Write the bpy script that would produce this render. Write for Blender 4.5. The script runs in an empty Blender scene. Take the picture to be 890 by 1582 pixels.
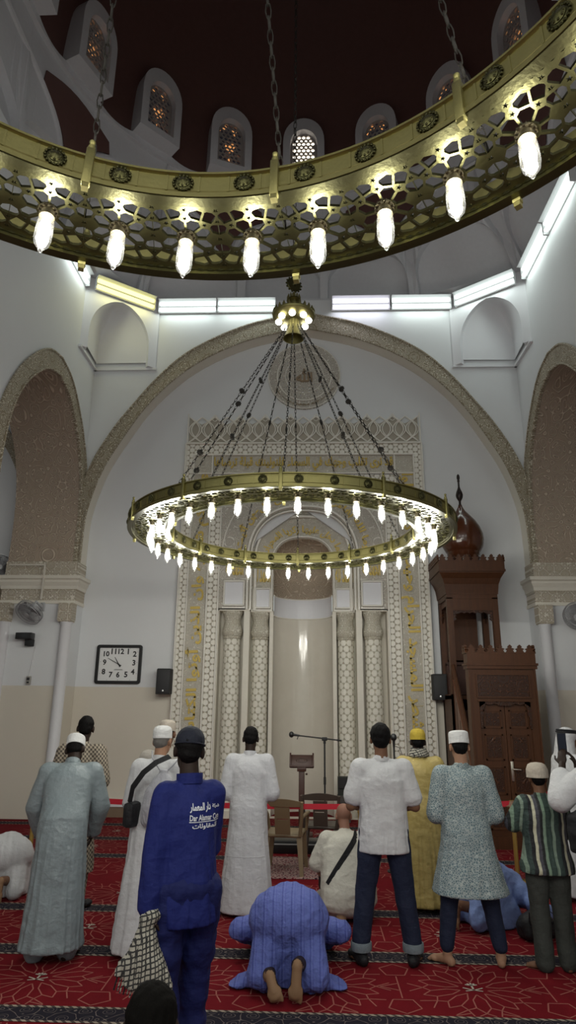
EXPOSURE = 0.2
WORLD = .45
TUBE = 2.2
FIX_W = 4.0
LAMP_W = 7.6
BULB = 9.0
PANE = 2.6
HALL_FILL = 40.0
import bpy, bmesh, math, random
import numpy as np
from mathutils import Vector, Matrix, noise
from mathutils.geometry import delaunay_2d_cdt
PI = math.pi
random.seed(7)
SC = bpy.context.scene
COL = SC.collection
def R_(d): return math.radians(d)
# ------------------------------------------------------------------ objects
def tag(o, label=None, cat=None, group=None, kind=None):
    if label: o['label'] = label
    if cat: o['category'] = cat
    if group: o['group'] = group
    if kind: o['kind'] = kind
    return o
def thing(name, label, cat, loc=(0, 0, 0), rz=0.0, group=None):
    o = bpy.data.objects.new(name, None); COL.objects.link(o)
    o.empty_display_size = .1
    o.location = loc; o.rotation_euler = (0, 0, rz)
    return tag(o, label, cat, group)
def link(name, me, parent=None):
    o = bpy.data.objects.new(name, me); COL.objects.link(o)
    if parent: o.parent = parent
    return o
def kids(o): return [c for c in o.children]
def copy_tree(o, parent=None):
    c = o.copy(); COL.objects.link(c)
    c.parent = parent
    for ch in kids(o): copy_tree(ch, c)
    return c
class MB:
    def __init__(s): s.v = []; s.f = []; s.m = []; s.uv = {}
    def add(s, V, F, m=0):
        b = len(s.v); s.v += [tuple(x) for x in V]
        s.f += [tuple(i + b for i in f) for f in F]; s.m += [m] * len(F); return b
    def box(s, x0, x1, y0, y1, z0, z1, m=0, M=None):
        V = [(x, y, z) for x in (x0, x1) for y in (y0, y1) for z in (z0, z1)]
        if M is not None: V = [tuple(M @ Vector(p)) for p in V]
        s.add(V, [(0, 1, 3, 2), (4, 6, 7, 5), (0, 4, 5, 1), (2, 3, 7, 6), (0, 2, 6, 4), (1, 5, 7, 3)], m)
    def bbox(s, x0, x1, y0, y1, z0, z1, r=.01, m=0, M=None):
        # bevelled box
        bm = bmesh.new(); bmesh.ops.create_cube(bm, size=1)
        for v in bm.verts:
            v.co = Vector(((x0 + x1) / 2 + v.co.x * (x1 - x0), (y0 + y1) / 2 + v.co.y * (y1 - y0), (z0 + z1) / 2 + v.co.z * (z1 - z0)))
        bmesh.ops.bevel(bm, geom=bm.edges[:] , offset=r, segments=2, affect='EDGES', profile=.5)
        bm.verts.ensure_lookup_table()
        V = [v.co.copy() for v in bm.verts]
        if M is not None: V = [M @ p for p in V]
        s.add(V, [[v.index for v in f.verts] for f in bm.faces], m); bm.free()
    def lathe(s, prof, n=24, c=(0, 0, 0), M=None, m=0, cap=True):
        V = []; F = []
        for (r, z) in prof:
            for k in range(n):
                a = 2 * PI * k / n
                p = Vector((r * math.cos(a), r * math.sin(a), z))
                if M is not None: p = M @ p
                V.append((p.x + c[0], p.y + c[1], p.z + c[2]))
        for i in range(len(prof) - 1):
            for k in range(n):
                k2 = (k + 1) % n
                F.append((i * n + k, i * n + k2, (i + 1) * n + k2, (i + 1) * n + k))
        if cap:
            F.append(tuple(range(n))[::-1]); F.append(tuple((len(prof) - 1) * n + k for k in range(n)))
        s.add(V, F, m)
    def tube(s, pts, r, n=8, closed=False, m=0, cap=True, up=None):
        pts = [Vector(p) for p in pts]; N = len(pts); V = []; F = []
        rr = r if hasattr(r, '__len__') else [r] * N
        prev = None
        for i, p in enumerate(pts):
            if closed: t = pts[(i + 1) % N] - pts[i - 1]
            else: t = pts[min(i + 1, N - 1)] - pts[max(i - 1, 0)]
            if t.length < 1e-9: t = Vector((0, 0, 1))
            t.normalize()
            if prev is None:
                a = Vector(up) if up else (Vector((0, 0, 1)) if abs(t.z) < .9 else Vector((1, 0, 0)))
                x = (a - t * a.dot(t)).normalized()
            else:
                x = prev - t * prev.dot(t)
                x = x.normalized() if x.length > 1e-6 else prev
            prev = x; y = t.cross(x)
            for k in range(n):
                a = 2 * PI * k / n
                V.append(p + (x * math.cos(a) + y * math.sin(a)) * rr[i])
        L = N if closed else N - 1
        for i in range(L):
            j = (i + 1) % N
            for k in range(n):
                k2 = (k + 1) % n
                F.append((i * n + k, i * n + k2, j * n + k2, j * n + k))
        if cap and not closed:
            F.append(tuple(range(n))[::-1]); F.append(tuple((N - 1) * n + k for k in range(n)))
        s.add(V, F, m)
    def band(s, pts, w, t, side, m=0, closed=False):
        # flat ribbon swept along pts: half width vector side(i) (unit) and thickness direction from cross product
        pts = [Vector(p) for p in pts]; N = len(pts); V = []; F = []
        for i, p in enumerate(pts):
            tg = (pts[min(i + 1, N - 1)] - pts[max(i - 1, 0)]).normalized()
            sd = Vector(side(i) if callable(side) else side).normalized(); nn = tg.cross(sd).normalized()
            for (a, b) in ((-1, -1), (1, -1), (1, 1), (-1, 1)): V.append(p + sd * (a * w / 2) + nn * (b * t / 2))
        for i in range(N - 1):
            for k in range(4):
                k2 = (k + 1) % 4; F.append((i * 4 + k, i * 4 + k2, i * 4 + 4 + k2, i * 4 + 4 + k))
        F.append((3, 2, 1, 0)); F.append(tuple((N - 1) * 4 + k for k in range(4)))
        s.add(V, F, m)
    def ell(s, c, r, M=None, nu=16, nv=10, m=0):
        if not hasattr(r, '__len__'): r = (r, r, r)
        V = [];F = []
        c = Vector(c)
        def P(x, y, z):
            p = Vector((x * r[0], y * r[1], z * r[2]))
            return (M @ p if M is not None else p) + c
        V.append(P(0, 0, -1))
        for i in range(1, nv):
            ph = -PI / 2 + PI * i / nv
            for k in range(nu):
                a = 2 * PI * k / nu; V.append(P(math.cos(ph) * math.cos(a), math.cos(ph) * math.sin(a), math.sin(ph)))
        V.append(P(0, 0, 1))
        for k in range(nu):
            F.append((0, 1 + (k + 1) % nu, 1 + k))
            t = 1 + (nv - 2) * nu; F.append((t + k, t + (k + 1) % nu, len(V) - 1))
        for i in range(nv - 2):
            for k in range(nu):
                a = 1 + i * nu + k; b = 1 + i * nu + (k + 1) % nu; F.append((a, b, b + nu, a + nu))
        s.add(V, F, m)
    def cap(s, a, b, ra, rb, n=14, m=0):
        # tapered capsule
        a = Vector(a); b = Vector(b); d = (b - a); L = d.length
        d = d / L if L > 1e-6 else Vector((0, 0, 1))
        x = d.orthogonal().normalized(); y = d.cross(x)
        rings = []
        for q in (-80, -50, -20, 0): rings.append((a + d * (ra * math.sin(R_(q))), ra * math.cos(R_(q))))
        for t in (.25, .5, .75): rings.append((a + d * (L * t), ra + (rb - ra) * t))
        for q in (0, 20, 50, 80): rings.append((b + d * (rb * math.sin(R_(q))), rb * math.cos(R_(q))))
        V = []; F = []
        for (c, r) in rings:
            for k in range(n):
                t = 2 * PI * k / n; V.append(c + (x * math.cos(t) + y * math.sin(t)) * r)
        for i in range(len(rings) - 1):
            for k in range(n):
                k2 = (k + 1) % n; F.append((i * n + k, i * n + k2, (i + 1) * n + k2, (i + 1) * n + k))
        F.append(tuple(range(n))[::-1]); F.append(tuple((len(rings) - 1) * n + k for k in range(n)))
        s.add(V, F, m)
    def chain(s, pts, rs, n=14):
        for i in range(len(pts) - 1): s.cap(pts[i], pts[i + 1], rs[i], rs[i + 1], n)
    def loft(s, rings, n=32, m=0, p=2.0):
        # rings: (center, rx, ry[, Matrix 3x3])
        V = []; F = []
        for g in rings:
            c = Vector(g[0]); Mx = g[3] if len(g) > 3 else None
            for k in range(n):
                a = 2 * PI * k / n; ca, sa = math.cos(a), math.sin(a)
                x = math.copysign(abs(ca) ** (2 / p), ca) * g[1]; y = math.copysign(abs(sa) ** (2 / p), sa) * g[2]
                q = Vector((x, y, 0))
                V.append(c + (Mx @ q if Mx is not None else q))
        for i in range(len(rings) - 1):
            for k in range(n):
                k2 = (k + 1) % n; F.append((i * n + k, i * n + k2, (i + 1) * n + k2, (i + 1) * n + k))
        F.append(tuple(range(n))[::-1]); F.append(tuple((len(rings) - 1) * n + k for k in range(n)))
        s.add(V, F, m)
    def torus(s, c, R, r, M=None, nu=24, nv=8, m=0, sx=1, sy=1):
        V = []; F = []; c = Vector(c)
        for i in range(nu):
            a = 2 * PI * i / nu
            for k in range(nv):
                b = 2 * PI * k / nv
                p = Vector(((R + r * math.cos(b)) * math.cos(a) * sx, (R + r * math.cos(b)) * math.sin(a) * sy, r * math.sin(b)))
                V.append((M @ p if M is not None else p) + c)
        for i in range(nu):
            for k in range(nv):
                i2 = (i + 1) % nu; k2 = (k + 1) % nv; F.append((i * nv + k, i2 * nv + k, i2 * nv + k2, i * nv + k2))
        s.add(V, F, m)
    def grid(s, fn, nu, nv, m=0, wrapu=False):
        V = [fn(i / (nu if wrapu else nu), j / nv) for j in range(nv + 1) for i in range(nu if wrapu else nu + 1)]
        W = nu if wrapu else nu + 1; F = []
        for j in range(nv):
            for i in range(nu):
                i2 = (i + 1) % W; F.append((j * W + i, j * W + i2, (j + 1) * W + i2, (j + 1) * W + i))
        s.add(V, F, m)
    def plate(s, outer, holes, fmap, t0=0.0, t1=1.0, m=0, ms=None, extra=(), back=True, seam=None):
        # polygon with holes cut out, mapped by fmap(u,v,w)
        co = []; ed = []
        def put(poly):
            b = len(co); n = len(poly)
            co.extend(Vector((p[0], p[1])) for p in poly); ed.extend((b + i, b + (i + 1) % n) for i in range(n))
        put(outer)
        for h in holes: put(h)
        co.extend(Vector(p) for p in extra)
        vo, eo, fo, _, _, _ = delaunay_2d_cdt(co, ed, [], 0, 1e-6)
        polys = [(h, min(p[0] for p in h), max(p[0] for p in h), min(p[1] for p in h), max(p[1] for p in h)) for h in holes]
        def inside(x, y, P):
            r = False; j = len(P) - 1
            for i in range(len(P)):
                xi, yi = P[i][0], P[i][1]; xj, yj = P[j][0], P[j][1]
                if (yi > y) != (yj > y) and x < (xj - xi) * (y - yi) / (yj - yi) + xi: r = not r
                j = i
            return r
        keep = []
        for f in fo:
            c = sum((vo[i] for i in f), Vector((0, 0))) / len(f)
            if not inside(c.x, c.y, outer): continue
            if any(a <= c.x <= b and d <= c.y <= e and inside(c.x, c.y, h) for (h, a, b, d, e) in polys): continue
            a = vo[f[1]] - vo[f[0]]; b = vo[f[2]] - vo[f[0]]
            keep.append(tuple(f) if a.x * b.y - a.y * b.x > 0 else tuple(f)[::-1])
        cnt = {}
        for f in keep:
            for i in range(len(f)):
                a, b = f[i], f[(i + 1) % len(f)]; cnt[(a, b)] = 1
        base = s.add([fmap(v.x, v.y, t0) for v in vo], keep, m)
        nb = s.add([fmap(v.x, v.y, t1) for v in vo], [f[::-1] for f in keep] if back else [], m)
        side = []
        for (a, b) in cnt:
            if (b, a) in cnt: continue
            if seam and seam(vo[a], vo[b]): continue
            side.append((a + base, nb + a, nb + b, b + base)[::-1] if False else (b + base, a + base, a + nb, b + nb))
        s.f += side; s.m += [m if ms is None else ms] * len(side)
    def mesh(s, name='m'):
        me = bpy.data.meshes.new(name); me.from_pydata(s.v, [], s.f); return me
    def build(s, name, mats, parent=None, smooth=35, origin=None):
        me = bpy.data.meshes.new(name)
        V = s.v
        if origin is not None: V = [(p[0] - origin[0], p[1] - origin[1], p[2] - origin[2]) for p in V]
        me.from_pydata(V, [], s.f)
        if not isinstance(mats, (list, tuple)): mats = [mats]
        for mt in mats: me.materials.append(mt)
        if len(mats) > 1: me.polygons.foreach_set('material_index', s.m)
        if smooth:
            me.polygons.foreach_set('use_smooth', [True] * len(s.f)); me.set_sharp_from_angle(angle=R_(smooth))
        me.validate(); me.update()
        return link(name, me, parent)
def recalc(o):
    bm = bmesh.new(); bm.from_mesh(o.data); bmesh.ops.recalc_face_normals(bm, faces=bm.faces); bm.to_mesh(o.data); bm.free()
def struct(o, label=None):
    o['kind'] = 'structure'
    if label: o['label'] = label
    return o
# ------------------------------------------------------------------ materials
class N:
    def __init__(s, name):
        s.mat = bpy.data.materials.new(name); s.mat.use_nodes = True
        s.t = s.mat.node_tree; s.b = s.t.nodes['Principled BSDF']; s.out = s.t.nodes['Material Output']
    def n(s, typ, **kw):
        o = s.t.nodes.new(typ)
        for k, v in kw.items(): setattr(o, k, v)
        return o
    def l(s, a, b): s.t.links.new(a, b)
    def put(s, sock, v):
        if isinstance(v, bpy.types.NodeSocket): s.l(v, sock)
        elif isinstance(v, (int, float)): sock.default_value = v
        else: sock.default_value = tuple(v) if len(v) == len(sock.default_value) else tuple(v) + (1,)
    def math(s, op, a, b=None, c=None, clamp=False):
        o = s.n('ShaderNodeMath', operation=op, use_clamp=clamp)
        s.put(o.inputs[0], a)
        if b is not None: s.put(o.inputs[1], b)
        if c is not None: s.put(o.inputs[2], c)
        return o.outputs[0]
    def coord(s, kind='Object'): return s.n('ShaderNodeTexCoord').outputs[kind]
    def xyz(s, v):
        o = s.n('ShaderNodeSeparateXYZ'); s.l(v, o.inputs[0]); return o.outputs
    def comb(s, x, y, z):
        o = s.n('ShaderNodeCombineXYZ')
        for i, v in enumerate((x, y, z)): s.put(o.inputs[i], v)
        return o.outputs[0]
    def noise(s, vec, scale=5, detail=3, rough=.5, out=0):
        o = s.n('ShaderNodeTexNoise'); s.l(vec, o.inputs['Vector']); o.inputs['Scale'].default_value = scale
        o.inputs['Detail'].default_value = detail; o.inputs['Roughness'].default_value = rough; return o.outputs[out]
    def vor(s, vec, scale=5, feature='F1', out='Distance', rnd=1.0):
        o = s.n('ShaderNodeTexVoronoi', feature=feature); s.l(vec, o.inputs['Vector']); o.inputs['Scale'].default_value = scale
        o.inputs['Randomness'].default_value = rnd; return o.outputs[out]
    def ramp(s, f, stops, interp='LINEAR'):
        o = s.n('ShaderNodeValToRGB'); s.put(o.inputs[0], f); cr = o.color_ramp; cr.interpolation = interp
        while len(cr.elements) < len(stops): cr.elements.new(.5)
        for e, (p, c) in zip(cr.elements, stops):
            e.position = p; e.color = (c, c, c, 1) if isinstance(c, (int, float)) else tuple(c) + (1,)
        return o.outputs[0]
    def mix(s, f, a, b):
        o = s.n('ShaderNodeMix', data_type='RGBA'); s.put(o.inputs[0], f); s.put(o.inputs[6], a); s.put(o.inputs[7], b); return o.outputs[2]
    def scale(s, v, sc):
        o = s.n('ShaderNodeMapping'); s.l(v, o.inputs[0]); o.inputs['Scale'].default_value = sc; return o.outputs[0]
    def bump(s, h, strength=.5, dist=.01):
        o = s.n('ShaderNodeBump'); s.put(o.inputs['Height'], h); o.inputs['Strength'].default_value = strength
        o.inputs['Distance'].default_value = dist; s.l(o.outputs[0], s.b.inputs['Normal']); return o
    def base(s, c, rough=.6, metal=0.0, spec=.5):
        s.put(s.b.inputs['Base Color'], c); s.put(s.b.inputs['Roughness'], rough); s.put(s.b.inputs['Metallic'], metal)
        s.b.inputs['Specular IOR Level'].default_value = spec; return s
    def quasi(s, u, v, k, n=4, ph=0.0):
        tot = None
        for i in range(n):
            a = PI * i / n + ph
            d = s.math('MULTIPLY_ADD', u, k * math.cos(a), s.math('MULTIPLY', v, k * math.sin(a)))
            c = s.math('COSINE', d)
            tot = c if tot is None else s.math('ADD', tot, c)
        return tot
def plain(name, c, rough=.6, metal=0.0, spec=.5, nz=0.0, nscale=30, var=0.0, bs=.3):
    m = N(name); co = m.coord()
    col = tuple(c)
    if var:
        f = m.noise(co, nscale * .3, 3)
        col = m.mix(f, tuple(max(0, x * (1 - var)) for x in c), tuple(min(1, x * (1 + var)) for x in c))
    m.base(col, rough, metal, spec)
    if nz: m.bump(m.noise(co, nscale, 4), bs, nz)
    return m.mat
def emit(name, c, st, sampling=True):
    m = N(name); m.base((0, 0, 0), .4)
    m.put(m.b.inputs['Emission Color'], c); m.b.inputs['Emission Strength'].default_value = st
    if not sampling: m.mat.cycles.emission_sampling = 'NONE'
    return m.mat
def carved(name, c_hi, c_lo, k=40, n=4, ph=0.0, freq=1.6, wid=.45, axes='xz', depth=.02, rough=.75, radius=None, stren=.8, honey=None):
    # carved stucco: line relief from a sum of plane waves
    m = N(name); x, y, z = m.xyz(m.coord())
    if axes == 'xz': u, v = x, z
    elif axes == 'yz': u, v = y, z
    elif axes == 'xy': u, v = x, y
    else:
        u = m.math('MULTIPLY', m.math('ARCTAN2', y, x), radius); v = z
    q = m.quasi(u, v, k, n, ph)
    li = m.math('ABSOLUTE', m.math('SINE', m.math('MULTIPLY', q, freq)))
    h = m.ramp(li, [(wid - .14, 1.0), (wid + .14, 0.0)])
    if honey is not None: h = m.ramp(m.math('MULTIPLY_ADD', q, .2, .5), [(honey * .2 + .5 - .03, 0.0), (honey * .2 + .5 + .03, 1.0)])
    m.base(m.mix(h, c_lo, c_hi), rough)  # darker grooves: ground colour with their shade painted in
    m.bump(h, stren, depth)
    return m.mat
def arabic(s):
    F = {'ا': (0xFE8D, 2), 'أ': (0xFE83, 2), 'ب': (0xFE8F, 4), 'ة': (0xFE93, 2), 'ت': (0xFE95, 4), 'ث': (0xFE99, 4), 'ج': (0xFE9D, 4), 'ح': (0xFEA1, 4), 'خ': (0xFEA5, 4), 'د': (0xFEA9, 2), 'ذ': (0xFEAB, 2), 'ر': (0xFEAD, 2), 'ز': (0xFEAF, 2), 'س': (0xFEB1, 4), 'ش': (0xFEB5, 4), 'ص': (0xFEB9, 4), 'ض': (0xFEBD, 4), 'ط': (0xFEC1, 4), 'ظ': (0xFEC5, 4), 'ع': (0xFEC9, 4), 'غ': (0xFECD, 4), 'ف': (0xFED1, 4), 'ق': (0xFED5, 4), 'ك': (0xFED9, 4), 'ل': (0xFEDD, 4), 'م': (0xFEE1, 4), 'ن': (0xFEE5, 4), 'ه': (0xFEE9, 4), 'و': (0xFEED, 2), 'ى': (0xFEEF, 2), 'ي': (0xFEF1, 4)}
    out = []
    for i, c in enumerate(s):
        if c not in F: out.append(c); continue
        b, k = F[c]
        p = i > 0 and s[i - 1] in F and F[s[i - 1]][1] == 4
        q = k == 4 and i < len(s) - 1 and s[i + 1] in F
        out.append(chr(b + (3 if p and q else 2 if q else 1 if p else 0)))
    return ''.join(out[::-1])
def text_mesh(body, ext=.01, bold=0.0, res=2):
    # returns verts (x,y in text plane, z thickness) normalised so that x in 0..1*, and faces
    c = bpy.data.curves.new('t', 'FONT'); c.body = body; c.extrude = ext; c.resolution_u = res; c.offset = bold
    o = bpy.data.objects.new('t', c); COL.objects.link(o); bpy.context.view_layer.update()
    me = o.to_mesh()
    V = [v.co.copy() for v in me.vertices]; F = [tuple(p.vertices) for p in me.polygons]
    o.to_mesh_clear(); bpy.data.objects.remove(o); bpy.data.curves.remove(c)
    return V, F
def put_text(mb, body, box, fmap, thick=.01, bold=0.0, m=0, keep=False):
    # fit text in box (u0,u1,v0,v1) and map by fmap(u,v,w)
    V, F = text_mesh(body, .5, bold)
    xs = [v.x for v in V]; ys = [v.y for v in V]
    x0, x1, y0, y1 = min(xs), max(xs), min(ys), max(ys)
    su = (box[1] - box[0]) / (x1 - x0); sv = (box[3] - box[2]) / (y1 - y0)
    if keep: su = sv = min(su, sv)
    cu = (box[0] + box[1]) / 2; cv = (box[2] + box[3]) / 2
    mb.add([fmap(cu + (v.x - (x0 + x1) / 2) * su, cv + (v.y - (y0 + y1) / 2) * sv, (v.z + .5) * thick) for v in V], F, m)
# ------------------------------------------------------------------ camera
XC, XL, XR, YB, YR = -.16, -4.52, 4.20, 12.0, 12.3
def setup_camera():
    f, pitch, yaw, roll, h = 1000.0, .288, .0372, .0095, 1.92
    fw = Vector((-math.sin(yaw) * math.cos(pitch), math.cos(yaw) * math.cos(pitch), math.sin(pitch)))
    r = Vector((math.cos(yaw), math.sin(yaw), 0)); u = r.cross(fw)
    c, s = math.cos(roll), math.sin(roll)
    r2 = r * c + u * s; u2 = u * c - r * s
    cd = bpy.data.cameras.new('camera'); cam = bpy.data.objects.new('camera', cd); COL.objects.link(cam)
    cd.sensor_fit = 'VERTICAL'; cd.sensor_height = 24; cd.lens = f / 1582 * 24; cd.clip_start = .05
    M = Matrix(((r2.x, u2.x, -fw.x, 0), (r2.y, u2.y, -fw.y, 0), (r2.z, u2.z, -fw.z, h), (0, 0, 0, 1)))
    cam.matrix_world = M
    SC.camera = cam
setup_camera()
SC.view_settings.view_transform = 'Standard'; SC.view_settings.look = 'None'
SC.view_settings.gamma = 1; SC.view_settings.use_curve_mapping = False
SC.view_settings.exposure = EXPOSURE
SC.cycles.max_bounces = 6; SC.cycles.diffuse_bounces = 4; SC.cycles.glossy_bounces = 3; SC.cycles.transparent_max_bounces = 12
SC.cycles.sample_clamp_indirect = 4.0; SC.cycles.caustics_reflective = False; SC.cycles.caustics_refractive = False
W = bpy.data.worlds.new('world'); SC.world = W; W.use_nodes = True
W.node_tree.nodes['Background'].inputs[0].default_value = (.92, 1, .97, 1); W.node_tree.nodes['Background'].inputs[1].default_value = WORLD
# ------------------------------------------------------------------ surface materials
CREAM = (.72, .68, .59); CREAM_LO = (.46, .40, .30)
def wall_material():
    m = N('painted_plaster'); co = m.coord(); x, y, z = m.xyz(co)
    f = m.math('GREATER_THAN', m.math('ADD', z, m.math('MULTIPLY', m.noise(co, 3, 2), .01)), 2.195)
    nz = m.noise(co, .7, 4)
    up = m.mix(nz, (.67, .68, .69), (.74, .75, .76)); lo = m.mix(nz, (.62, .57, .48), (.70, .65, .56))
    m.base(m.mix(f, lo, up), m.math('ADD', .42, m.math('MULTIPLY', f, .25)))
    m.bump(m.noise(co, 60, 3), .12, .004)
    return m.mat
M_WALL = wall_material()
M_WHITE = plain('white_plaster', (.72, .72, .74), .6, nz=.003, nscale=60)
M_DRUM = plain('dome_drum_plaster', (.60, .60, .62), .7, nz=.004, nscale=50, var=.05)
M_BROWN = plain('dark_brown_dome_paint', (.115, .055, .047), .6, nz=.004, nscale=30, var=.12)
M_CREAM = plain('cream_stucco', CREAM, .65, nz=.003, nscale=70, var=.05)
M_ARCHBAND = carved('carved_stucco_arch_band', (.70, .65, .53), (.30, .25, .17), k=62, n=5, freq=1.3, wid=.5, depth=.02)
M_ARCHBAND_Y = carved('carved_stucco_side_arch_band', (.70, .65, .53), (.30, .25, .17), k=62, n=5, freq=1.3, wid=.5, depth=.02, axes='yz')
M_SOFFIT = carved('carved_stucco_soffit', (.64, .54, .43), (.38, .30, .23), k=33, n=5, ph=.2, freq=1.5, wid=.42, depth=.03)
M_FRIEZE = carved('carved_stucco_frieze', (.72, .67, .58), (.45, .39, .30), k=60, n=4, ph=.39, freq=1.2, wid=.5, depth=.02)
M_PLINTH = plain('brown_stone_plinth', (.22, .16, .11), .35, var=.15, nscale=20)
M_DARKMETAL = plain('dark_metal', (.03, .03, .03), .4, .6)
# ------------------------------------------------------------------ profiles
def crom(pts, n):
    # Catmull-Rom through points, n samples per span
    P = [Vector((p[0], p[1])) for p in pts]; P = [P[0] * 2 - P[1]] + P + [P[-1] * 2 - P[-2]]; out = []
    for i in range(1, len(P) - 2):
        for k in range(n):
            t = k / n; a, b, c, d = P[i - 1:i + 3]
            q = .5 * ((2 * b) + (c - a) * t + (2 * a - 5 * b + 4 * c - d) * t * t + (3 * b - a - 3 * c + d) * t ** 3)
            out.append((q.x, q.y))
    out.append((P[-2].x, P[-2].y)); return out
def sym(half, cx):
    # half: apex -> foot, dx positive. returns left foot .. apex .. right foot
    return [(cx - d, z) for d, z in half[::-1]] + [(cx + d, z) for d, z in half[1:]]
ARI = crom([(0, 9.52), (1.2, 9.22), (2.28, 8.66), (3.1, 7.87), (3.66, 6.99), (4.0, 6.3), (4.21, 5.53), (4.25, 4.9), (4.25, 4.2)], 5)
ARO = crom([(0, 9.87), (1.2, 9.58), (2.3, 9.03), (2.95, 8.44), (3.48, 7.75), (3.84, 7.22), (4.2, 6.5), (4.45, 5.6), (4.52, 4.9), (4.52, 4.2)], 5)
# ------------------------------------------------------------------ back wall with its big pointed arch
mb = MB()
out = [(XL - 1.25, -.15), (XR + 1.25, -.15), (XR + 1.25, 10.2), (XL - 1.25, 10.2)]
hole = [(XC - 4.25, -.1)] + sym(ARI, XC) + [(XC + 4.25, -.1)]
mb.plate(out, [hole], lambda u, v, w: (u, YB + w, v), 0, .32, 0, 1)
struct(mb.build('wall_back', [M_WALL, M_CREAM], smooth=20))
mb = MB()
o_ = sym(ARO, XC); i_ = sym(ARI, XC)
# archivolt: closed ribbon standing 4 cm proud of the wall
ii = [min(max(round(k * (len(i_) - 1) / (len(o_) - 1)), 0), len(i_) - 1) for k in range(len(o_))]
V = []; F = []
for k, (x, z) in enumerate(o_):
    x = max(min(x, XC + 4.36), XC - 4.36)
    a = i_[ii[k]]
    V += [(x, YB - .04, z), (a[0], YB - .04, a[1]), (x, YB + .01, z), (a[0], YB + .01, a[1])]
for k in range(len(o_) - 1):
    b = 4 * k; c = b + 4
    F += [(b, b + 1, c + 1, c), (b + 2, b, c, c + 2), (b + 1, b + 3, c + 3, c + 1)]
mb.add(V, F)
for prof in (o_, i_):
    mb.tube([(max(min(x, XC + 4.33), XC - 4.33), YB - .045, z) for x, z in prof], .022, 6)
struct(mb.build('trim_1', M_ARCHBAND, smooth=40), 'carved band round the big pointed arch over the prayer niche')
# recessed wall behind the arch, open for the prayer niche
mb = MB()
mb.plate([(-9.6, 0), (9.3, 0), (9.3, 10.2), (-9.6, 10.2)], [[(XC - 1.60, .02), (XC + 1.60, .02), (XC + 1.60, 3.9), (XC + 1.1, 4.6), (XC + .9, 5.0), (XC, 5.65), (XC - .9, 5.0), (XC - 1.1, 4.6), (XC - 1.60, 3.9)]], lambda u, v, w: (u, YR + .021 + w, v), 0, .1)
struct(mb.build('wall_niche', M_WALL, smooth=0))
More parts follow.
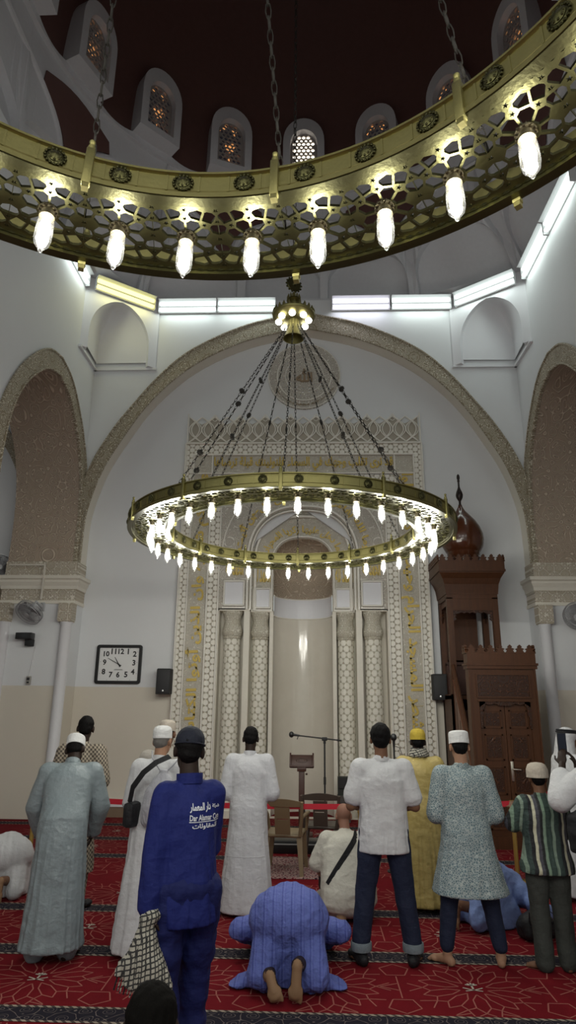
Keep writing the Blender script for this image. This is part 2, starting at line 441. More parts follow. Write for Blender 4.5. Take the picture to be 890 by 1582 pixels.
# ------------------------------------------------------------------ side walls, each with two pointed arches
SAI = crom([(0, 7.52), (.42, 7.42), (.78, 7.18), (1.22, 6.72), (1.5, 6.2), (1.63, 5.6), (1.66, 5.0), (1.64, 4.2)], 4)
SAO = crom([(0, 7.86), (.5, 7.74), (.95, 7.42), (1.42, 6.9), (1.78, 6.25), (1.93, 5.6), (1.96, 5.0), (1.96, 4.2)], 4)
for sd, X0, dx, nm in ((-1, XL, -1.25, 'wall_left'), (1, XR, 1.25, 'wall_right')):
    mb = MB()
    holes = []
    for yc in (10.25, 6.2):
        holes.append([(yc - 1.64, -.1)] + sym(SAI, yc) + [(yc + 1.64, -.1)])
    mb.plate([(2.9, -.15), (12.32, -.15), (12.32, 10.2), (2.9, 10.2)], holes, lambda u, v, w: (X0 + w, u, v), 0, dx, 0, 1)
    struct(mb.build(nm, [M_WALL, M_SOFFIT], smooth=20))
    mb = MB()
    for yc in (10.25, 6.2):
        o_ = sym(SAO, yc); i_ = sym(SAI, yc); V = []; F = []
        for k, (y, z) in enumerate(o_):
            a = i_[min(round(k * (len(i_) - 1) / (len(o_) - 1)), len(i_) - 1)]
            y = min(y, 12.0)
            V += [(X0 - sd * .04, y, z), (X0 - sd * .04, a[0], a[1]), (X0 + sd * .01, y, z), (X0 + sd * .01, a[0], a[1])]
        for k in range(len(o_) - 1):
            b = 4 * k; c = b + 4
            F += [(b, b + 1, c + 1, c), (b + 2, b, c, c + 2), (b + 1, b + 3, c + 3, c + 1)]
        mb.add(V, F)
        mb.tube([(X0 - sd * .045, min(y, 12.0), z) for y, z in o_], .02, 6)
        mb.tube([(X0 - sd * .045, y, z) for y, z in i_], .02, 6)
    struct(mb.build('trim_%d' % (2 if sd < 0 else 3), M_ARCHBAND_Y, smooth=40), 'carved band round the %s side arches' % ('left' if sd < 0 else 'right'))
    # ---- corner pier: jamb facing the room, cornice, frieze, colonnettes
    mb = MB()
    xa, xb = sorted((X0 + sd * 1.25, X0 - sd * .125))
    mb.box(xa, xb, 11.85, 12.31, 0, 3.66, 0)
    cor = [(3.66, .03, 1), (3.72, .03, 1), (3.72, .015, 2), (3.93, .015, 2), (3.93, .035, 1), (3.99, .04, 1), (4.03, .06, 1), (4.06, .075, 1), (4.10, .075, 1), (4.12, .11, 1), (4.18, .11, 1), (4.18, .0, 2), (4.46, .0, 2)]
    for (z0, e, m0), (z1, e1, m1) in zip(cor, cor[1:]):
        if z1 - z0 > .001:
            V = [(xa - e, 11.85 - e, z0), (xb + e, 11.85 - e, z0), (xb + e, 12.31, z0), (xa - e, 12.31, z0), (xa - e1, 11.85 - e1, z1), (xb + e1, 11.85 - e1, z1), (xb + e1, 12.31, z1), (xa - e1, 12.31, z1)]
            mb.add(V, [(0, 1, 5, 4), (1, 2, 6, 5), (3, 0, 4, 7), (2, 3, 7, 6), (0, 3, 2, 1), (4, 5, 6, 7)], m0)
    struct(mb.build('pillar_%s' % ('left' if sd < 0 else 'right'), [M_WALL, M_CREAM, M_FRIEZE], smooth=0), '%s corner pier under the big arch with a carved frieze' % ('left' if sd < 0 else 'right'))
    for j, xx in enumerate((xb - .10 if sd < 0 else xa + .10, xa + .12 if sd < 0 else xb - .12)):
        mb = MB()
        mb.lathe([(.125, 0), (.125, .25), (.10, .28), (.10, 3.28), (.115, 3.30), (.115, 3.33)], 20, (xx, 11.83, 0))
        mb.box(xx - .13, xx + .13, 11.70, 11.92, 3.34, 3.66, 1); mb.box(xx - .12, xx + .12, 11.71, 11.92, 3.32, 3.34, 1)
        struct(mb.build('column_%s' % ('left' if sd < 0 else 'right'), [M_WHITE, M_FRIEZE], smooth=40), 'slim white half column with a carved square cap on the %s pier' % ('left' if sd < 0 else 'right'))
    # baseboard under the clock wall
    mb = MB()
    a, b = sorted((X0 - sd * .1, XC + sd * 2.42))
    mb.box(a, b, 12.17, 12.33, 0, .17, 0); mb.box(a, b, 12.15, 12.33, .17, .23, 1)
    struct(mb.build('baseboard_%s' % ('left' if sd < 0 else 'right'), [M_PLINTH, M_WHITE], smooth=0))
    # ---- aisle beyond the side arch
    mb = MB()
    xo = X0 + sd * 5.0
    mb.box(*sorted((xo, xo + sd * .2)), 2.9, 12.4, 0, 9.2, 0)
    mb.box(*sorted((X0 + sd * 1.25, xo)), 2.9, 12.4, 9.0, 9.2, 0)
    struct(mb.build('wall_%s_aisle' % ('left' if sd < 0 else 'right'), M_WALL, smooth=0))
    mb = MB()
    ax = X0 + sd * 2.6; pr = [(q[0] * .78, q[1]) for q in SAO]; pi = [(q[0] * .78, q[1]) for q in SAI]
    o_ = sym(pr, ax); i_ = sym(pi, ax); V = []; F = []
    for k, (x, z) in enumerate(o_):
        a = i_[min(round(k * (len(i_) - 1) / (len(o_) - 1)), len(i_) - 1)]
        V += [(x, 12.26, z), (a[0], 12.26, a[1]), (x, 12.33, z), (a[0], 12.33, a[1])]
    for k in range(len(o_) - 1):
        b = 4 * k; c = b + 4
        F += [(b, b + 1, c + 1, c), (b + 2, b, c, c + 2), (b + 1, b + 3, c + 3, c + 1)]
    mb.add(V, F)
    a, b = sorted((X0 + sd * 1.25, xo))
    mb.box(a, b, 12.2, 12.33, 3.9, 4.02, 0); mb.box(a, b, 12.24, 12.33, 3.66, 3.9, 0); mb.box(a, b, 12.2, 12.33, 3.6, 3.66, 0)
    struct(mb.build('trim_%d' % (4 if sd < 0 else 5), M_ARCHBAND, smooth=40), 'carved arch band and frieze on the %s aisle wall' % ('left' if sd < 0 else 'right'))
# ------------------------------------------------------------------ squinches in the two upper corners
for sd, X0 in ((-1, XL), (1, XR)):
    A = Vector((X0 - sd * 1.28, YB - .02)); B = Vector((X0 + sd * .02, 11.03)); L = (B - A).length
    d = (B - A) / L; nrm = Vector((-sd * d.y, sd * d.x)); nrm = nrm if nrm.y > 0 else -nrm
    H = crom([(0, 9.86), (.2, 9.8), (.42, 9.62), (.56, 9.38), (.62, 9.1), (.63, 8.58)], 4)
    arc = sym(H, L / 2)
    fm = lambda u, v, w: (A.x + d.x * u + nrm.x * w, A.y + d.y * u + nrm.y * w, v)
    mb = MB()
    mb.plate([(0, 8.6), (L / 2 - .63, 8.6)] + [p for p in arc if p[1] > 8.6] + [(L / 2 + .63, 8.6), (L, 8.6), (L, 10.18), (0, 10.18)], [], fm, 0, .12)
    # vaulted hood behind the arch
    cor = Vector((X0 - sd * .03, YB - .03, 9.2)); V = []; F = []
    hd = [p for p in arc if p[1] > 8.6]
    for (u, v) in hd:
        p = Vector(fm(u, v, .1))
        for k in range(6):
            t = k / 5; q = p.lerp(Vector((cor.x, cor.y, 9.2 + (v - 9.2) * math.cos(t * PI / 2) if v > 9.2 else v)), t); V.append(q)
    for i in range(len(hd) - 1):
        for k in range(5): F.append((i * 6 + k, i * 6 + k + 1, i * 6 + 7 + k, i * 6 + 6 + k))
    mb.add(V, F)
    # thin ledge along the two walls of the corner
    mb.box(*sorted((X0 - sd * 1.30, X0)), YB - .05, YB + .02, 8.55, 8.6); mb.box(*sorted((X0 - sd * .05, X0 + sd * .02)), 11.0, YB, 8.55, 8.6)
    struct(mb.build('trim_%d' % (6 if sd < 0 else 7), M_WHITE, smooth=40), 'arched squinch in the upper %s corner' % ('left' if sd < 0 else 'right'))
# ------------------------------------------------------------------ drum, dome and its windows
DC = (XC, 7.6); DR = 4.6
def cyl(az, z, r): a = R_(az); return (DC[0] + r * math.sin(a), DC[1] + r * math.cos(a), z)
def octr(az):
    a = R_(az); x, y = abs(math.sin(a)), abs(math.cos(a)); c = []
    if x > 1e-6: c.append(4.36 / x)
    if y > 1e-6: c.append(4.40 / y)
    n = Vector((.97, 1.28)).normalized(); k = n.dot(Vector((3.08, 4.40))); d = n.x * x + n.y * y
    c.append(k / d); return min(c) + .05
def cylo(az, z, dr=0.0):
    t = min(max((z - 10.25) / 1.3, 0), 1); t = t * t * (3 - 2 * t); r = octr(az) * (1 - t) + DR * t + dr
    return cyl(az, z, r)
def archpts(w, z0, zs, za, n=8):
    # arch outline half width w (deg or m), straight to zs, apex za; from left foot round to right foot
    P = [(-w, z0)]
    for k in range(n * 2 + 1):
        t = PI - PI * k / (2 * n); P.append((w * math.cos(t), zs + (za - zs) * math.sin(t) ** .9))
    P.append((w, z0)); return P
mb = MB()
for k in range(16):
    c = -5.6 + 22.5 * k
    hol = [(c + p[0], p[1]) for p in archpts(10.2, 10.28, 10.70, 11.42, 8)]
    grid = [(c - 11.25 + 2.25 * i, z) for i in range(1, 10) for z in (10.5, 10.9, 11.2, 11.5, 11.8, 12.4, 12.9)]
    fmp = lambda u, v, w: cylo(u, v, w)
    mb.plate([(c - 11.25 + 2.25 * i, 10.18) for i in range(11)] + [(c + 11.25 - 2.25 * i, 13.2) for i in range(11)], [hol], fmp, 0, .16, 0, None, grid, back=False, seam=lambda a, b: abs(a.x - b.x) < 1e-4 and abs(abs(a.x - c) - 11.25) < 1e-3)
mb.grid(lambda u, v: cylo(360 * u, 10.1 + 1.5 * v, .16), 144, 6, 0, True)
# ring under the drum that closes the gap to the square room below
mb.plate([(XL - .3, 2.6), (XR + .3, 2.6), (XR + .3, 12.35), (XL - .3, 12.35)], [[cyl(2.5 * i, 0, octr(2.5 * i) - .0)[:2] for i in range(144)]], lambda u, v, w: (u, v, 10.2 + w), 0, .05)
struct(mb.build('wall_drum', M_DRUM, smooth=25), 'grey drum below the dome with blind niches')
mb = MB()
for k in range(8):
    c = 45 * k
    for hw, zt, rad in ((19.5, 12.42, .05),):
        mb.tube([cylo(c + p[0], p[1], -.01) for p in archpts(hw, 11.2, 11.25, zt, 10)], rad, 6)
struct(mb.build('trim_8', M_DRUM, smooth=40), 'eight big white blind arches round the drum')
mb = MB()
for k in range(8):
    c = 45 * k + 22.5; P = []
    ar = [p for p in archpts(19.5, 10.3, 11.2, 12.42, 14)]
    left = [(c - 22.5 + p[0] + 1.2, p[1] + .04) for p in ar if p[0] > 9.5 and p[1] > 11.35]       # right flank of the arch on the left
    right = [(c + 22.5 + p[0] - 1.2, p[1] + .04) for p in ar if p[0] < -9.5 and p[1] > 11.35]
    top = [(c - 10.5 + 21 * t / 8, 12.56 + .30 * math.sin(PI * t / 8)) for t in range(9)]
    tip = [(c, 11.3)]
    low = [q for q in left if q[0] < c - .3 and q[1] < 12.5]; lo2 = [q for q in right if q[0] > c + .3 and q[1] < 12.5]
    poly = top[::-1] + sorted(low, key=lambda q: -q[1]) + tip + sorted(lo2, key=lambda q: q[1])
    mb.plate(poly, [], lambda u, v, w: cylo(u, v, -.012 - w), 0, .02, 0, None, [(c + a, z) for a in (-6, -3, 0, 3, 6) for z in (12.0, 12.3, 12.5)])
struct(mb.build('trim_9', M_BROWN, smooth=30), 'dark brown spandrels between the arches of the drum')
mb = MB()
# scalloped white ring the windows stand on
mb.grid(lambda u, v: cyl(360 * u, 13.05 + v * (.36 - .30 * (.5 - .5 * math.cos(2 * PI * 16 * u)) ** .6), DR - .09), 256, 1, 0, True)
mb.grid(lambda u, v: cyl(360 * u, 13.05 + (.36 - .30 * (.5 - .5 * math.cos(2 * PI * 16 * u)) ** .6), DR - .09 + .2 * v), 256, 1, 0, True)
mb.grid(lambda u, v: cyl(360 * u, 13.05, DR - .09 + .1 * v), 96, 1, 0, True)
struct(mb.build('trim_10', M_DRUM, smooth=30), 'scalloped white ring below the dome windows')
mb = MB()
def domep(u, v):
    t = v * PI / 2 * .998; r = (DR + .01) * math.cos(t); a = 2 * PI * u
    return (DC[0] + r * math.sin(a), DC[1] + r * math.cos(a), 13.1 + 6.0 * math.sin(t))
mb.grid(domep, 64, 24, 0, True)
o = struct(mb.build('ceiling_dome', M_BROWN, smooth=60), 'dark brown dome over the prayer hall')
# ------ window prototype (local frame: x along wall, y outward, z up)
def lattice_holes(w, zs, za):
    H = []; s = .105; r = 0
    z = .1
    while z < za - .05:
        off = (r % 2) * s / 2; x = -w + .045 + off
        while x < w - .02:
            n = 6 if (r % 2) else 4; rad = .045 if n == 6 else .040
            lim = w - .04 if z < zs else (w - .04) * math.sqrt(max(0, 1 - ((z - zs) / (za - zs)) ** 2))
            if abs(x) + rad < lim + .012 and z + rad < za - .02:
                H.append([(x + rad * math.cos(2 * PI * q / n + .5), z + rad * 1.15 * math.sin(2 * PI * q / n + .5)) for q in range(n)])
            x += s
        z += s * .88; r += 1
    return H
M_PANE_B = emit('lit_window_glass', (1.0, .9, .74), PANE, False)
def pane_dim():
    m = N('stained_glass_evening'); co = m.coord()
    c = m.vor(co, 9, out='Color'); r = m.xyz(c)[0]
    f = m.ramp(r, [(.70, 0), (.78, 1)])
    m.base((.02, .02, .025), .2); m.put(m.b.inputs['Emission Color'], m.mix(f, (.05, .05, .07), (1, .42, .14)))
    m.put(m.b.inputs['Emission Strength'], m.math('MULTIPLY_ADD', f, .55, .12)); m.mat.cycles.emission_sampling = 'NONE'
    return m.mat
M_PANE_D = pane_dim()
M_LATT = plain('carved_window_lattice', (.34, .31, .29), .7)
fr = MB()
fr.plate(archpts(.47, 0, 1.05, 1.72), [archpts(.31, .16, .95, 1.40)], lambda u, v, w: (u, w, v), -.04, .5)
la = MB(); la.plate(archpts(.32, .15, .95, 1.41), lattice_holes(.31, .95, 1.38), lambda u, v, w: (u, w, v), .10, .13)
pn = MB(); pn.plate(archpts(.32, .15, .95, 1.41), [], lambda u, v, w: (u, w, v), .17, .18)
f0 = None
for k in range(16):
    az = 22.5 * k
    if k == 0:
        f0 = fr.build('window_1', M_DRUM, smooth=30); l0 = la.build('lattice', M_LATT, f0, smooth=0); p0 = pn.build('pane', M_PANE_B, f0, smooth=0); o = f0
        pd = p0.data.copy(); pd.materials[0] = M_PANE_D
    else:
        o = f0.copy(); COL.objects.link(o); o.name = 'window_%d' % (k + 1)
        for src, dat in ((l0, l0.data), (p0, pd)):
            c = src.copy(); c.data = dat; c.parent = o; COL.objects.link(c)
    o.location = cyl(az, 13.2, 4.22); o.rotation_euler = (0, 0, -R_(az)); struct(o)
# ------------------------------------------------------------------ ceiling over the near bay
mb = MB(); mb.box(-9.6, 9.3, -5, 2.6, 10.2, 10.4); mb.box(-9.6, XL - .3, 2.6, 12.4, 10.2, 10.4); mb.box(XR + .3, 9.3, 2.6, 12.4, 10.2, 10.4)
struct(mb.build('ceiling', M_DRUM, smooth=0))

# ------------------------------------------------------------------ added fill lights standing in for the unseen hall behind the camera
for x, e in ((-5.0, HALL_FILL), (0.0, HALL_FILL), (5.0, HALL_FILL)):
    ld = bpy.data.lights.new('hall_fill', 'AREA'); ld.shape = 'RECTANGLE'; ld.size = 3; ld.size_y = 1.2; ld.energy = e; ld.color = (1, .97, .93)
    lo = bpy.data.objects.new('hall_fill', ld); COL.objects.link(lo); lo.location = (x, -4.0, 7.0)
    lo.rotation_euler = (Vector((x * .5, 12, 0.5)) - lo.location).to_track_quat('-Z', 'Y').to_euler()
# ------------------------------------------------------------------ carpet floor
def carpet_red():
    m = N('red_carpet'); co = m.coord()
    m.base(m.mix(m.noise(co, 6, 4), (.105, .004, .008), (.17, .008, .013)), .95, spec=.1)
    m.bump(m.noise(co, 260, 2), .5, .004); return m.mat
def carpet_band():
    m = N('dark_patterned_carpet_band'); co = m.coord(); x, y, z = m.xyz(co)
    q = m.quasi(x, y, 62, 4, .39)
    li = m.math('ABSOLUTE', m.math('SINE', m.math('MULTIPLY', q, 1.25)))
    f = m.ramp(li, [(.13, 1), (.26, 0)])
    m.base(m.mix(f, (.018, .016, .024), (.16, .13, .12)), .95, spec=.1); m.bump(m.noise(co, 260, 2), .5, .004); return m.mat
def carpet_cord():
    m = N('beige_carpet_border'); co = m.coord(); x, y, z = m.xyz(co)
    s = m.math('GREATER_THAN', m.math('SINE', m.math('MULTIPLY', m.math('ADD', x, y), 110)), -.1)
    m.base(m.mix(s, (.06, .05, .045), (.30, .25, .20)), .95, spec=.1); return m.mat
M_CR, M_CB, M_CC = carpet_red(), carpet_band(), carpet_cord()
M_CL = plain('pink_carpet_line', (.32, .11, .09), .95, spec=.1)
M_CE = plain('pale_carpet_emblem', (.46, .40, .34), .95, spec=.1)
mb = MB()
mb.box(-9.6, 9.3, -5, 13.3, -.2, 0, 0)
ZL = .0015
def strip(p, q, w=.009, z=ZL, m=1):
    p = Vector(p); q = Vector(q); d = (q - p).normalized(); n = Vector((-d.y, d.x)) * w / 2
    mb.add([(*(p + n), z), (*(p - n), z), (*(q - n), z), (*(q + n), z)], [(0, 1, 2, 3)], m)
def clipseg(p, q, y0, y1):
    (ax, ay), (bx, by) = p, q
    if ay > by: ax, ay, bx, by = bx, by, ax, ay
    if by <= y0 or ay >= y1: return None
    f = lambda y: ax + (bx - ax) * (y - ay) / (by - ay)
    s = (f(y0), y0) if ay < y0 else (ax, ay); e = (f(y1), y1) if by > y1 else (bx, by)
    return s, e
def star_unit():
    S = []; n = 10
    pol = lambda r, a: (r * math.cos(R_(a)), r * math.sin(R_(a)))
    for k in range(n):
        a = 36 * k + 18
        P = [pol(.10, a), pol(.19, a - 13), pol(.31, a - 9), pol(.385, a), pol(.31, a + 9), pol(.19, a + 13), pol(.10, a)]
        S += list(zip(P, P[1:]))
        S += [(pol(.31, a + 9), pol(.355, a + 18)), (pol(.31, a + 27), pol(.355, a + 18)), (pol(.355, a + 18), pol(.46, a + 10)), (pol(.355, a + 18), pol(.46, a + 26))]
    # five-sided links between neighbouring stars
    for sx in (1,):
        for sy in (-1, 1):
            c = (sx * .52, sy * .30)
            P = [(c[0] + .115 * math.cos(R_(90 * sy + 72 * k)), c[1] + .115 * math.sin(R_(90 * sy + 72 * k))) for k in range(6)]
            S += list(zip(P, P[1:]))
        S += [((sx * .52, .185), (sx * .52, -.185)), ((sx * .385, 0), (sx * .52, .06)), ((sx * .385, 0), (sx * .52, -.06))]
    for sx in (-1, 1):
        S += [((sx * .10, .385), (sx * .30, .46)), ((sx * .10, -.385), (sx * .30, -.46)), ((0, .385), (sx * .1, .46)), ((0, -.385), (sx * .1, -.46))]
    return S
UNIT = star_unit()
rows = [(4.95 + 1.11 * k, 5.82 + 1.11 * k) for k in range(-1, 7)]
bands = [4.72 + 1.11 * k for k in range(-1, 7)]
for b in bands:
    if abs(b - 8.05) < .01: continue
    mb.add([(-7.5, b, ZL), (7.5, b, ZL), (7.5, b + .225, ZL), (-7.5, b + .225, ZL)], [(0, 1, 2, 3)], 2)
    for y in (b + .012, b + .213): strip((-7.5, y), (7.5, y), .026, ZL * 2, 3)
for (y0, y1) in rows:
    yc = (y0 + y1) / 2
    if y0 > 12: continue
    for i in range(-4, 5):
        cx = -1.98 + 1.04 * (i + 2)
        if abs(cx) > 4.6: continue
        for (p, q) in UNIT:
            s = clipseg((cx + p[0], yc + p[1]), (cx + q[0], yc + q[1]), y0 + .01, y1 - .01)
            if s: strip(*s)
        # small palm-over-crossed-blades motif in the star
        e = lambda x, y: (cx + x, yc + y)
        strip(e(0, -.01), e(0, .05), .014, ZL * 2, 4)
        for a in (20, 55, 90, 125, 160): strip(e(0, .05), e(.045 * math.cos(R_(a)), .05 + .04 * math.sin(R_(a))), .014, ZL * 2, 4)
        for sx in (-1, 1): strip(e(-sx * .06, -.045), e(sx * .01, -.025), .012, ZL * 2, 4); strip(e(sx * .01, -.025), e(sx * .07, .01), .012, ZL * 2, 4)
struct(mb.build('floor', [M_CR, M_CL, M_CB, M_CC, M_CE], smooth=0), 'red carpet with pink star lines and dark prayer row bands')
# ------------------------------------------------------------------ fluorescent fixtures
M_TUBE = emit('lit_fluorescent_tube', (.88, 1.0, .97), TUBE)
M_TUBE_Y = emit('lit_yellow_fluorescent_tube', (1.0, .95, .35), TUBE * .8)
M_TUBE_V = emit('lit_violet_fluorescent_tube', (.86, .86, 1.0), TUBE)
M_FIX = plain('white_light_fixture', (.55, .55, .55), .4)
def fixture(p, q, tube, label, L=None):
    p = Vector(p); q = Vector(q); c = (p + q) / 2; L = (q - p).length - .02
    a = math.atan2(q.y - p.y, q.x - p.x)
    t = thing('fluorescent_light', label, 'ceiling light', (c.x, c.y, c.z), a, 'fluorescent lights on the cornice')
    mb = MB()      # trough open to the room (-y) and down
    h = L / 2
    V = [(-h, 0, .10), (h, 0, .10), (h, -.17, .112), (-h, -.17, .112), (h, 0, -.13), (-h, 0, -.13), (h, -.014, -.135), (-h, -.014, -.135)]
    V += [(x, y + .012, z + (.012 if z > 0 else -.012)) for x, y, z in V]
    F = [(0, 1, 2, 3), (0, 5, 4, 1), (4, 5, 7, 6), (8, 11, 10, 9), (8, 9, 12, 13), (12, 14, 15, 13), (3, 2, 10, 11), (6, 7, 15, 14), (0, 3, 11, 8), (5, 13, 15, 7), (0, 8, 13, 5), (1, 9, 10, 2), (4, 6, 14, 12), (1, 4, 12, 9)]
    mb.add(V, F)
    mb.box(-h - .012, -h, -.1, .01, -.15, .115); mb.box(h, h + .012, -.1, .01, -.15, .115)
    mb.box(-h, h, -.035, 0, -.035, .02)
    mb.build('housing', M_FIX, t, smooth=0)
    for z in (.055, -.085):
        mb = MB(); mb.tube([(-h + .02, -.055, z), (h - .02, -.055, z)], .040, 10); mb.build('tube', tube, t, smooth=60)
    lo = bpy.data.objects.new('tube_light', FIXL[tube.name]); COL.objects.link(lo); lo.parent = t; lo.location = (0, -.13, -.10); lo.rotation_euler = (R_(-8), 0, 0)
    return t
FIXL = {}
for mt, c in ((M_TUBE, (.88, 1, .95)), (M_TUBE_Y, (1, .95, .45)), (M_TUBE_V, (.88, .90, 1))):
    ld = bpy.data.lights.new('tube_light', 'AREA'); ld.shape = 'RECTANGLE'; ld.size = 1.1; ld.size_y = .09; ld.energy = FIX_W; ld.color = c; FIXL[mt.name] = ld
zl = 10.04; yb = YB - .03
fixture((-3.25, yb, zl), (-2.0, yb, zl), M_TUBE, 'white twin tube light above the arch, leftmost of the four on the back wall')
fixture((-1.99, yb, zl), (-.74, yb, zl), M_TUBE, 'white twin tube light left of the hanging lamp hub on the back wall')
fixture((.44, yb, zl + .02), (1.67, yb, zl + .02), M_TUBE_V, 'faintly violet twin tube light right of the hanging lamp hub')
fixture((1.69, yb, zl + .02), (2.95, yb, zl + .02), M_TUBE, 'white twin tube light, rightmost of the four on the back wall')
fixture((-4.36, 11.10, zl), (-3.34, 11.87, zl), M_TUBE_Y, 'yellow glowing twin tube light over the left corner niche')
fixture((3.03, 11.87, zl), (4.05, 11.10, zl), M_TUBE, 'white twin tube light over the right corner niche')
fixture((XL + .001, 9.75, zl), (XL + .001, 10.98, zl), M_TUBE, 'short looking white tube light high on the left wall')
fixture((XR - .001, 10.95, zl), (XR - .001, 9.72, zl), M_TUBE, 'lower of the two tube lights on the right wall')
fixture((XR - .001, 9.70, zl), (XR - .001, 8.48, zl), M_TUBE, 'upper of the two tube lights at the right photo edge')
# ------------------------------------------------------------------ chandeliers
def brass(name, c, rough, nz=.004, k=60):
    m = N(name); co = m.coord(); f = m.noise(co, 9, 3)
    m.base(m.mix(f, tuple(x * .8 for x in c), c), rough, 1.0); m.bump(m.noise(co, k, 3), .25, nz); return m.mat
M_BRASS = brass('brushed_brass', (.25, .225, .09), .45)
M_BRASS_D = brass('aged_brass', (.068, .064, .028), .36)
M_CHAIN = plain('dark_bronze_chain', (.020, .017, .013), .55, .4)
M_SOCK = plain('dark_lamp_socket', (.10, .085, .05), .4, .8)
def lamp_glass():
    m = N('clear_lamp_glass'); t = m.n('ShaderNodeBsdfTransparent'); g = m.n('ShaderNodeBsdfGlossy'); g.inputs['Roughness'].default_value = .08
    fr = m.n('ShaderNodeLayerWeight'); fr.inputs[0].default_value = .35
    mx = m.n('ShaderNodeMixShader'); m.l(m.math('MULTIPLY_ADD', fr.outputs['Facing'], .6, .06), mx.inputs[0]); m.l(t.outputs[0], mx.inputs[1]); m.l(g.outputs[0], mx.inputs[2])
    tr = m.n('ShaderNodeBsdfTranslucent'); m2 = m.n('ShaderNodeMixShader'); m2.inputs[0].default_value = .007; m.l(mx.outputs[0], m2.inputs[1]); m.l(tr.outputs[0], m2.inputs[2])
    m.l(m2.outputs[0], m.out.inputs[0]); return m.mat
M_GLASS = lamp_glass()
def bulb_mat():
    m = N('lit_lamp_bulb'); e = m.n('ShaderNodeEmission'); e.inputs[0].default_value = (1, .98, .90, 1); e.inputs[1].default_value = BULB
    t = m.n('ShaderNodeBsdfTransparent'); a = m.n('ShaderNodeAddShader'); m.l(e.outputs[0], a.inputs[0]); m.l(t.outputs[0], a.inputs[1]); m.l(a.outputs[0], m.out.inputs[0])
    m.mat.cycles.emission_sampling = 'NONE'; return m.mat
M_BULB = bulb_mat()
M_GLOBE = emit('lit_hub_lamp', (1.0, .98, .88), BULB * .6, False)
RI, RO, RB = 1.36, 1.76, 1.545
NU = 36; DA = 2 * PI / NU
def unit_holes():
    P = RB * DA; S = []          # seeds: x, y, kind
    pol = lambda r, a: (r * math.cos(R_(a)), r * math.sin(R_(a)))
    S.append((0, 0, 'solid'))
    for k in range(8): S.append((*pol(.076, 22.5 + 45 * k), 'cell'))
    for k in range(8): S.append((*pol(.112, 45 * k), 'star' if k % 4 else 'solid'))
    for sx in (-1, 1):
        for sy in (-1, 1): S += [(sx * .052, sy * .138, 'cell'), (sx * .098, sy * .122, 'cell')]
    for sy in (-1, 1):
        S += [(0, sy * .158, 'star'), (P / 2, sy * .155, 'star'), (P / 2, sy * .052, 'cell'), (P / 2, sy * .098, 'star')]
        for i in range(7): S += [((i - 3) * P / 7, sy * .183, 'dia'), ((i - 2.5) * P / 7, sy * .198, 'dia')]
    S.append((P / 2, 0, 'star'))
    full = [(x + d * P, y, k) for x, y, k in S for d in (-1, 0, 1)]
    H = []
    for (x, y, kind) in S:
        if kind == 'solid': continue
        if kind == 'star': H.append([(x + (.0125 if q % 2 == 0 else .0052) * math.cos(PI / 2 + PI * q / 5), y + (.0125 if q % 2 == 0 else .0052) * math.sin(PI / 2 + PI * q / 5)) for q in range(10)]); continue
        if kind == 'dia': H.append([(x - .0165, y), (x, y - .0066), (x + .0165, y), (x, y + .0066)]); continue
        poly = [(x - .08, max(y - .08, -.172)), (x + .08, max(y - .08, -.172)), (x + .08, min(y + .08, .172)), (x - .08, min(y + .08, .172))]
        for (a, b, kd) in full:
            d = math.hypot(a - x, b - y)
            if d < 1e-4 or d > .2: continue
            nx, ny = (a - x) / d, (b - y) / d; lim = d / 2 - .0048 + (.010 if kd == 'star' else 0)
            out = []
            for i in range(len(poly)):
                p, q = poly[i], poly[(i + 1) % len(poly)]
                dp = (p[0] - x) * nx + (p[1] - y) * ny - lim; dq = (q[0] - x) * nx + (q[1] - y) * ny - lim
                if dp <= 0: out.append(p)
                if dp * dq < 0: t = dp / (dp - dq); out.append((p[0] + (q[0] - p[0]) * t, p[1] + (q[1] - p[1]) * t))
            poly = out
            if not poly: break
        if len(poly) > 2: H.append(poly)
    # a hole crossing the seam is split between the two neighbouring units
    R = []
    def clip(poly, xlim, sg):
        out = []
        for i in range(len(poly)):
            p, q = poly[i], poly[(i + 1) % len(poly)]; dp = sg * (p[0] - xlim); dq = sg * (q[0] - xlim)
            if dp <= 0: out.append(p)
            if dp * dq < 0: t = dp / (dp - dq); out.append((p[0] + (q[0] - p[0]) * t, p[1] + (q[1] - p[1]) * t))
        return out
    e = P / 2 - .0012
    for h in H:
        if max(p[0] for p in h) > e:
            l = clip(h, e, 1); r = clip([(p[0] - P, p[1]) for p in h], -e, -1)
            R += [q for q in (l, r) if len(q) > 2 and max(p[0] for p in q) - min(p[0] for p in q) > .002]
        else: R.append(h)
    return R
def pol3(u, v, w):     # u: arc length at RB, v: radial offset, w up
    a = u / RB; r = RB + (v + .0) ; return (r * math.sin(a), r * math.cos(a), w)
